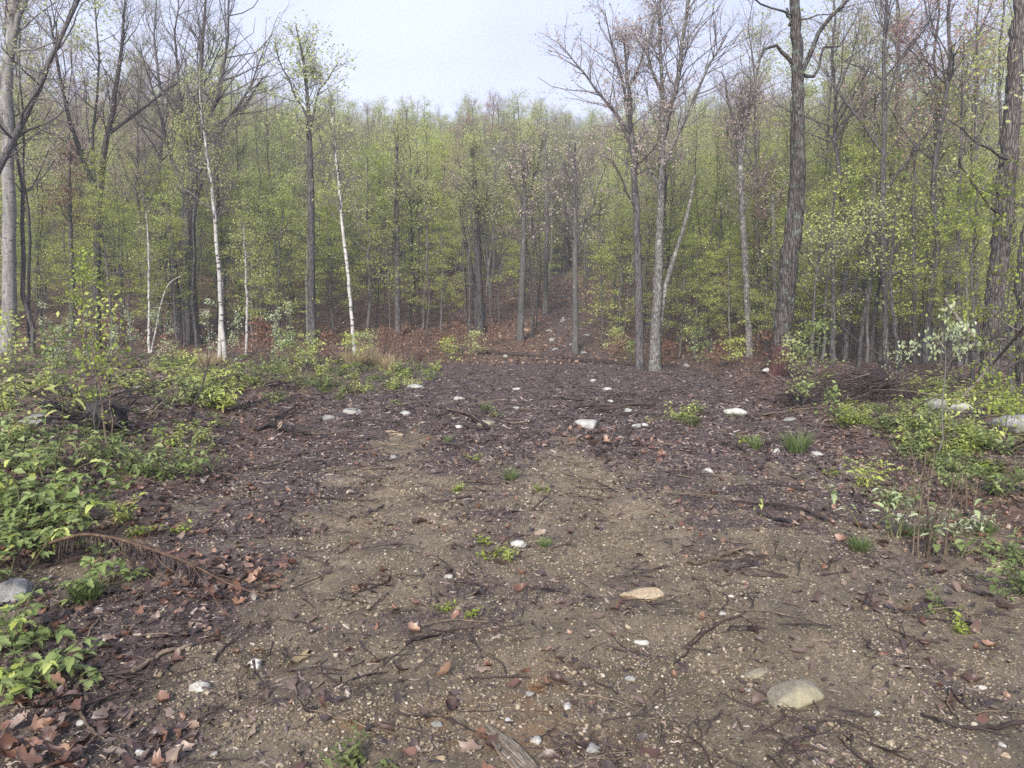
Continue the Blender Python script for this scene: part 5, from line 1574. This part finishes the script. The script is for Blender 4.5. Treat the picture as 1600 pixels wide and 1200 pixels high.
def plants():
    rng = np.random.default_rng(202)
    B = bramble
    # left foreground brambles
    spots = [(18, 1075, 5, .24, 'bright bramble at the very left, just above the drift of dead leaves'), (70, 1070, 5, .20, 'bramble with pale tips second from the left above the dead-leaf drift'),
             (108, 1052, 4, .17, 'small bramble at the right tip of the low left clump'), (5, 1020, 5, .30, 'taller bramble rising at the left behind the low clump'),
             (45, 1010, 4, .24, 'bramble in front of the pale half-hidden boulder'), (150, 925, 5, .24, 'bramble with five-fingered leaves beside the left grass tuft'),
             (188, 905, 4, .22, 'bramble under the arch of the dead frond'), (15, 905, 5, .42, 'bramble growing over the pale half-hidden boulder'),
             (70, 870, 5, .40, 'bramble left of the dead frond, low in the big left thicket'), (20, 850, 6, .55, 'tall bramble at the left side of the big left thicket'),
             (60, 830, 5, .62, 'tallest leafy bramble in the big left thicket'), (100, 800, 5, .45, 'bramble at the right side of the big left thicket'), (5, 790, 5, .55, 'bramble behind the tall one at the left picture edge')]
    for i, (px, py, c, h, lb) in enumerate(spots):
        p = at(px, py)
        B(p, lb, 2000 + i, c + (1 if py > 900 else 3), h * 1.12, .064 if py > 900 else .088, .75, BL if i % 4 else BL[:3] + BLY[:2])
    B(at(78, 790), 'arching shoot with large drooping pale leaves above the left thicket', 2050, 2, .95, .115, .12, BLY + BL[:2], None, None, 'leafy_shoot', 'plant', False, (.25, 0))
    B(at(70, 800), 'young shoot with broad round leaf at the left thicket top', 2051, 2, .7, .12, .2, BL, None, None, 'leafy_shoot', 'plant', False, (-.1, 0))
    # right whitish plants and others with large leaves
    for i, (px, py, c, h, sz, lb) in enumerate([(1400, 842, 4, .42, .07, 'whitish weed with hanging leaves left of the red-brown dead stems'), (1462, 868, 5, .45, .07, 'whitish weed in front of the red-brown dead stems'),
                                               (1352, 830, 2, .45, .085, 'single whitish drooping seedling left of the whitish weeds')]):
        B(at(px, py), lb, 2060 + i, c, h, sz, .35, BLW + BL[:1], STEM_GREEN, None, 'whitish_weed', 'plant', False)
    B(at(1188, 806), 'tiny yellow-leaved seedling standing at the blackened wood piece', 2070, 1, .17, .06, .1, BLY, None, None, 'seedling', 'plant', False)
    B(at(1500, 868), 'fresh green weed with broad leaves right of the whitish weeds', 2071, 4, .28, .085, .6, BL, None, None, 'broad_leaf_weed', 'plant', False)
    # middle weeds on the left bank
    L = [('lush', 205, 745, 1.35, 'dense leafy bush left part of the near left bank'), ('lush', 255, 748, 1.5, 'densest leafy bush on the near left bank, above the round dark stone'), ('lush', 300, 735, 1.1, 'leafy bush at the right end of the near left bank'),
         ('lush', 165, 715, 1.1, 'leafy bush right of the left thicket'), ('pale', 275, 700, .9, 'pale leafy weed behind the dense leafy bush'), ('pale', 318, 690, .8, 'pale weed tuft beside the bark litter on the left bank'),
         ('pale', 195, 815, .7, 'pale thin weed behind the arching dead frond'), ('lime', 215, 835, 1.0, 'lime seedling above the arching dead frond'), ('lime', 288, 832, .8, 'lone lime seedling near the left border of the track'),
         ('small', 340, 665, 1.3, 'low weed patch near the curved dead branch'), ('lush', 30, 740, 1.6, 'leafy bush behind the big left thicket'), ('lush', 90, 735, 1.4, 'leafy bush under the arching shoot'),
         ('lush', 5, 700, 1.6, 'leafy bush at the left edge in front of the tan boulder')]
    for i, (k, px, py, s, lb) in enumerate(L):
        put_weed(k, at(px, py), s, 0.37 * i + .1, lb)
    R = [('pale', 1355, 760, 1.0, 'pale bushy weed left of the tall red-brown stems'), ('lush', 1390, 790, .8, 'green weed below the pale bushy weed on the right'), ('lush', 1475, 760, .9, 'green weed behind the red-brown stems'),
         ('lush', 1545, 770, 1.2, 'leafy weed at the right side among dead leaves'), ('lush', 1590, 930, 1.0, 'leafy weed at the right picture edge over bare soil'), ('lush', 1580, 880, .8, 'weed above the one at the right picture edge'),
         ('small', 1455, 950, .9, 'small weed near the yellow moss on the lower right bank'), ('lime', 1505, 985, .7, 'little lime seedling on the lower right soil'), ('pale', 1530, 700, 1.3, 'tall pale weed under the lime-leaved maple'),
         ('lush', 1440, 700, 1.2, 'weed bush just left of the whitish sapling stem'), ('lush', 1580, 710, 1.5, 'dense weed bush at the right edge under the boulder'), ('lime', 1300, 745, .9, 'yellowish weed left of the pale bushy weed'),
         ('lime', 1165, 690, 1.2, 'yellow-green sprawling weed below the broad pale stone'), ('lush', 1500, 740, 1.0, 'weed between the red-brown stem clumps'), ('white', 1490, 830, .6, 'pale weed standing behind the whitish weeds')]
    for i, (k, px, py, s, lb) in enumerate(R):
        put_weed(k, at(px, py), s, 0.41 * i + .2, lb)
    M = [('lime', 712, 768, .8, 'bright lime seedling left of the middle grass tuft'), ('lime', 765, 850, .75, 'bright green clover-like seedling left of the white middle stone'), ('lime', 770, 872, .8, 'pale lime seedling below the white middle stone'),
         ('lime', 742, 720, .9, 'lime seedling on the middle mound near the bark litter'), ('lime', 700, 955, .5, 'tiny seedling in the gravel, left of two'), ('lime', 731, 962, .5, 'tiny seedling in the gravel, right of two'),
         ('small', 770, 650, 1.3, 'weed tuft growing behind the greenish stone'), ('lime', 845, 768, .7, 'small seedling right of the middle grass tuft'), ('small', 570, 1195, .9, 'small weed at the very bottom left of the bark slab'),
         ('pale', 790, 875, .35, 'pale yellowish seedling under the white middle stone')]
    for i, (k, px, py, s, lb) in enumerate(M):
        put_weed(k, at(px, py), s, 0.53 * i + .3, lb, name='seedling')
    # grass tufts
    T = [(135, 940, .17, 260, 'dense green grass tuft below the left brambles', L_GRASS), (850, 853, .09, 90, 'small dark green grass tuft right of the white middle stone', L_GRASS), (797, 750, .17, 110, 'grass tuft on the middle mound of the track', L_GRASS),
         (1245, 706, .34, 240, 'big bluish grass tuft on the right side below the mossy oak', L_GRASS), (1342, 860, .14, 160, 'round grass tuft in front of the whitish seedling', L_GRASS), (1420, 838, .16, 120, 'grass tuft behind the whitish weeds', L_GRASS),
         (1540, 835, .16, 120, 'grass tuft at the right among dead leaves', L_GRASS), (760, 640, .22, 80, 'thin grass tuft behind the greenish stone', L_GRASS), (700, 690, .12, 60, 'thin grass tuft at the left of the middle mound', L_GRASS), (1180, 700, .22, 90, 'grass tuft left of the big bluish grass tuft', L_GRASS)]
    for i, (px, py, h, n, lb, m) in enumerate(T):
        p = at(px, py)
        o = link('grass_tuft', grass_mesh(1200 + i, m, n, h, .55, .0028 if h < .2 else .004, h * .3)); o.location = p
        tag(o, lb, 'grass tuft')
    for i, (px, py, h) in enumerate([(575, 566, .75), (598, 572, .65), (555, 570, .6), (612, 577, .5), (330, 572, .5)]):
        p = at(px, py)
        o = link('dry_grass', grass_mesh(1230 + i, L_STRAW, 320, h, .5, .007, .30)); o.location = p
        tag(o, ['clump of dry straw grass beside the single white birch', 'dry straw grass right of the straw clump by the birch', 'dry grass tuft touching the foot of the single white birch', 'low dry grass at the right end of the straw grass row', 'pale grass tuft below the two-stemmed birch'][i], 'grass tuft')
    # individually standing mid-distance weeds
    Lb = {'l': 'low green weed in the leafy patch on the left half of the clearing', 'r': 'low green weed in the leafy patch on the right side of the clearing'}
    cnt = 0
    while cnt < 90:
        sd = 'l' if cnt < 42 else 'r'
        if sd == 'l': px, py = rng.uniform(250, 700), rng.uniform(572, 640)
        else: px, py = rng.uniform(1000, 1600), rng.uniform(622, 745)
        p = at(px, py)
        g = zones(np.array([p.x]), np.array([p.y]))[2][0]
        if g < .35 or (1235 < px < 1445 and py < 652): continue
        k = ['small', 'pale', 'lush', 'small', 'lime'][cnt % 5]
        o = put_weed(k, p, (rng.uniform(1.0, 1.9) if sd == 'l' else rng.uniform(.6, 1.15)) * (1.4 if k in ('small', 'lime') else 1), rng.uniform(0, 6), Lb[sd], 'green weeds of the left patch' if sd == 'l' else 'green weeds of the right patch')
        cnt += 1
    # ground cover in the mass
    N = 26000
    x, y = rand_ground(rng, N, 2.6, 30, power=1.15)
    g = zones(x, y)[2]
    keep = rng.uniform(0, 1, N) < np.where(x > 2, .9, .48) * np.clip(g - np.where(x > 2, .18, .30), 0, 1) ** 1.3 * np.interp(y, [3, 8], [.5, 1.0])
    x, y = x[keep], y[keep]; N = len(x)
    me = []
    for i in range(6):
        st, lf = WEED[['small', 'small', 'lime', 'small', 'pale', 'small'][i]][i % 3]
        me.append(join_meshes('cover_%d' % i, st, lf))
    s = rng.uniform(.5, 1.25, N) * np.clip(y / 10, .6, 1.4) * np.where(x > 2, .8, 1.0)
    scatter('ground_cover', me, np.stack([x, y, height(x, y)], 1), np.stack([rng.normal(0, .1, N), rng.normal(0, .1, N), rng.uniform(0, 6.28, N)], 1), s, rng.choice(6, N, p=[.22, .22, .12, .2, .05, .19]),
            'low green ground cover of small weeds on both sides of the clearing')

    # saplings with white-silvery new leaves along the left edge of the wood, and elsewhere
    def sapling(px, py, H, w, leafm, n, lsz, label, seed, name='sapling', lean=0.04, spread=.10, bark_m=BARK_GREY, nl=10, ll=.35, group=None, cs=.2, droop=.4, d=None, flat=0.):
        r = np.random.default_rng(seed)
        p = at(px, py)
        T = straight(r, H, lean, H * .012, 12); T[0, 2] = -.08
        W, Lf = grow(seed, T, np.linspace(w, w * .3, 12), k=6, cs=cs, nl=nl, ll=ll, lang=(50, 25), sub=3, twig=0, leaf=n, lsize=lsz, lspread=spread, droop=droop, up=.05, clump=3, flat=flat)
        o = empty(name, p); tag(o, label, 'sapling', group)
        link('trunk', W.mesh('sapling_wood', [bark_m, TWIG]), o); link('crown', Lf.mesh('sapling_leaves', leafm), o)
        return o
    wl = [(70, 545, 1.8, 'between the pale left trunk and the dark twin tree'), (110, 552, 1.3, 'just left of the dark leaning twin tree'), (140, 556, 1.5, 'at the foot of the dark twin tree'), (208, 548, 2.0, 'left of the pale forked sapling'),
          (243, 556, 1.6, 'right of the pale forked sapling'), (262, 562, 1.2, 'in front of the thick dark old tree, left'), (326, 560, 1.9, 'right of the thick dark old tree'), (362, 566, 1.5, 'at the foot of the two-stemmed birch'),
          (428, 558, 1.5, 'right of the thin pale birch pole, first'), (446, 560, 1.7, 'right of the thin pale birch pole, second'), (90, 560, 1.0, 'low beside the dark twin tree'), (180, 560, 1.1, 'low between dark twin tree and forked sapling')]
    for i, (px, py, H, wh) in enumerate(wl):
        sapling(px, py + 6, H, .012, L_WHITE, 320, .055, 'slim sapling with silvery leaves ' + wh, 1300 + i, nl=14, ll=.30, spread=.06)
    sapling(150, 700, 2.1, .010, L_LIME, 520, .04, 'green sapling with bright feathery leaves left of the brown-stemmed one', 1320, nl=16, ll=.35, spread=.05)
    sapling(171, 705, 1.5, .016, L_YEL, 110, .05, 'brown-stemmed sapling with pale leaves only at its very top', 1321, cs=.85, nl=5, ll=.25, lean=.0, bark_m=STICK_BROWN)
    sapling(176, 690, 1.3, .010, L_LIME, 120, .06, 'thin brown sapling behind the brown-stemmed one', 1322, cs=.6, nl=6, ll=.3, bark_m=STICK_BROWN)
    sapling(30, 640, 1.2, .010, L_YEL, 220, .06, 'low spreading sapling near the thin grey log', 1323)
    sapling(85, 620, 1.0, .010, L_GREEN, 260, .07, 'leafy green sapling behind the charred uprooted stump', 1324, nl=12, ll=.5)
    sapling(1467, 712, 1.75, .013, L_WHITE, 300, .055, 'grey-stemmed sapling with whitish drooping leaves among the leaning branches', 1325, cs=.62, nl=12, ll=.5, droop=1.1, spread=.05)
    sapling(1400, 610, .8, .008, L_WHITE, 150, .055, 'small whitish sapling at the right end of the brush pile', 1326, droop=1.0, nl=7, ll=.5)
    sapling(1530, 660, .7, .010, L_LIME, 260, .06, 'lime bush under the huge leaning oak', 1327, nl=14, ll=.6, flat=1.5)
    sapling(1570, 690, .6, .010, L_LIME, 220, .06, 'lime bush left of the pale right boulder', 1328, nl=14, ll=.6, flat=1.5)
    sapling(1490, 690, .5, .008, L_YEL, 160, .05, 'yellow-green bush right of the whitish sapling', 1329, nl=12, ll=.5, flat=1.5)
    sapling(1300, 655, .4, .006, L_GREEN, 120, .07, 'little green bush in front of the brush pile', 1330, nl=8, ll=.35)
    sapling(1255, 640, .4, .006, L_GREEN, 120, .07, 'little green bush left of the brush pile front', 1331, nl=8, ll=.35)
    # dead shrubs and bracken at the foot of the wood
    ds = [(630, 566, 1.1, 'rust-brown dead shrub right of the straw grass'), (655, 560, 1.0, 'rust-brown dead shrub left of the far log'), (605, 556, .9, 'rust-brown dead shrub behind the straw grass'), (402, 566, 1.2, 'rust-brown dead shrub right of the thin pale birch pole'),
          (420, 562, .9, 'small rust shrub right of the first by the birch pole'), (690, 553, .8, 'low dead shrub at the left end of the far log'), (1040, 574, .8, 'low dead shrub right of the mottled forked tree'), (1130, 574, .9, 'dead bracken between the mottled tree and the oak'),
          (1200, 575, 1.0, 'dead bracken at the left foot of the mossy old oak'), (770, 540, .9, 'dead bracken on the rise left of the straight grey tree'), (720, 535, 1.0, 'dead bracken by the split trunk tree'), (970, 560, .8, 'dead bracken behind the right end of the far log'), (270, 566, .8, 'rust shrub in front of the thick dark old tree'), (515, 562, 1.0, 'rust shrub left of the single white birch')]
    for i, (px, py, H, lb) in enumerate(ds):
        sapling(px, py, H, .010, L_RUST, 420, .075, lb, 1340 + i, 'dead_shrub', nl=16, ll=.8, spread=.12, bark_m=STICK, cs=.05)
    # green shrubs at the foot of the wood
    for i, (px, py, H) in enumerate([(545, 566, .9), (575, 560, 1.0), (450, 575, .8), (480, 570, .9), (960, 556, 1.0), (985, 566, .8), (700, 560, .7), (740, 556, .9), (1090, 570, 1.2), (1150, 572, 1.0), (1240, 590, 1.0), (1275, 588, 1.2)]):
        lb = ['left of the birch with straw grass', 'behind the straw grass clump', 'between the two birches, nearest', 'between the two birches, nearer the single one', 'behind the far log, right part', 'left of the reddish-leaved maple', 'at the left end of the far log', 'left of the split trunk tree foot',
              'left of the thin spotted tree', 'at the foot of the thin spotted tree', 'right of the mossy old oak foot', 'between the mossy oak and the brush pile'][i]
        sapling(px, py, H, .010, [L_YEL, L_OLIVE, L_GREEN][i % 3], 420, .085, 'low green shrub ' + lb, 1360 + i, 'green_shrub', nl=14, ll=.8, spread=.14, cs=.08, flat=1.)

    # arching dead frond on the left with hanging brown leaflets
    a = [(62, 862), (95, 830), (135, 818), (175, 835), (215, 868), (265, 892), (330, 915), (410, 938)]
    base = at(62, 862)
    Q = []
    hts = [0.0, .16, .24, .25, .20, .15, .08, .03]
    xs = np.linspace(base.x, at(415, 940).x, 8); ys = np.linspace(base.y - .15, at(415, 940).y, 8)
    for x_, y_, h_ in zip(xs, ys, hts): Q.append((x_ - base.x, y_ - base.y, hz(x_, y_) + h_ - base.z))
    Q = resample(np.array(Q), 40)
    o = empty('dead_frond', base); tag(o, 'arching dead brown frond with hanging dry leaflets beside the left brambles', 'dead fern')
    mb = MB(); tubes(mb, Q, np.linspace(.012, .004, 40), 6, 0)
    for j in range(13):
        i = int(rng.integers(14, 32)); D = Q[-1] - Q[i]; D = D / np.linalg.norm(D)
        P = wander(rng, Q[i][None], (D + rng.normal(0, .24, 3))[None], np.array([rng.uniform(.25, 1.0)]), 6, -.05, .09)[0]
        P[:, 2] = np.maximum(P[:, 2], height(P[:, 0] + base.x, P[:, 1] + base.y) - base.z + .012)
        tubes(mb, P, np.linspace(.0032, .0012, 7), 4, 0)
    link('stem', mb.mesh('frond_stem', DRYSTEM), o)
    mb = MB()
    for i in range(3, 30):
        for j in range(4):
            c = Q[i] + rng.normal(0, .01, 3)
            L = rng.uniform(.06, .15)
            P = wander(rng, c[None], np.array([[rng.normal(0, .15), rng.normal(0, .15), -1.0]]), np.array([L]), 4, 0, .12)[0]
            tubes(mb, P, np.array([.002, .006, .008, .005, .001]) * rng.uniform(.5, 1), 4, 0)
    tag(link('leaflets', mb.mesh('frond_leaflets', STICK), o), kind='stuff')

    # standing dead stems at the right
    for i, (px, py, n, H, lb) in enumerate([(1456, 872, 7, .62, 'tall red-brown dead stalks behind the whitish weeds'), (1508, 800, 6, .42, 'red-brown dead stalks right of the tall ones'), (1395, 752, 5, .34, 'short dark dead stalks on the right bank'),
                                            (1440, 745, 9, .36, 'row of short dark dead stalks beside the whitish sapling stem'), (1430, 790, 4, .3, 'few thin dead stalks behind the tall red-brown ones')]):
        p = at(px, py); o = empty('dead_stalks', p); tag(o, lb, 'dead plant')
        for j in range(n):
            P = wander(rng, np.array([[rng.normal(0, .05), rng.normal(0, .04), -.03]]), np.array([[rng.normal(0, .13), rng.normal(0, .13), 1]]), np.array([H * rng.uniform(.6, 1.1)]), 6, 0, .05)[0]
            mb = MB(); tubes(mb, P, np.linspace(.008, .005, 7) * rng.uniform(.5, 1.1), 5, 0, cap='wood')
            link('stalk', mb.mesh('stalk', [STICK_BROWN if i != 2 else STICK, CUTWOOD]), o)
plants()

# ------------------------------------------------------------------ thin mist between the trees
def haze():
    m, t, o = mat_new('mist'); g = G(t)
    v = g.n('VolumePrincipled', {'Color': (0.86, 0.88, 0.95, 1), 'Density': 0.0013, 'Anisotropy': 0.0})
    t.links.new(v.outputs[0], o.inputs['Volume'])
    mb = MB()
    x0, x1, y0, y1, z0, z1 = -700, 700, -60, 1000, -6, 150
    V = [(x, y, z) for z in (z0, z1) for y in (y0, y1) for x in (x0, x1)]
    mb.add(V, [(0, 2, 3, 1), (4, 5, 7, 6), (0, 1, 5, 4), (2, 6, 7, 3), (0, 4, 6, 2), (1, 3, 7, 5)])
    h = link('haze', mb.mesh('haze', m, False)); h['kind'] = 'stuff'
    h['label'] = 'thin grey mist fading the wooded hill'
if True:
    haze()
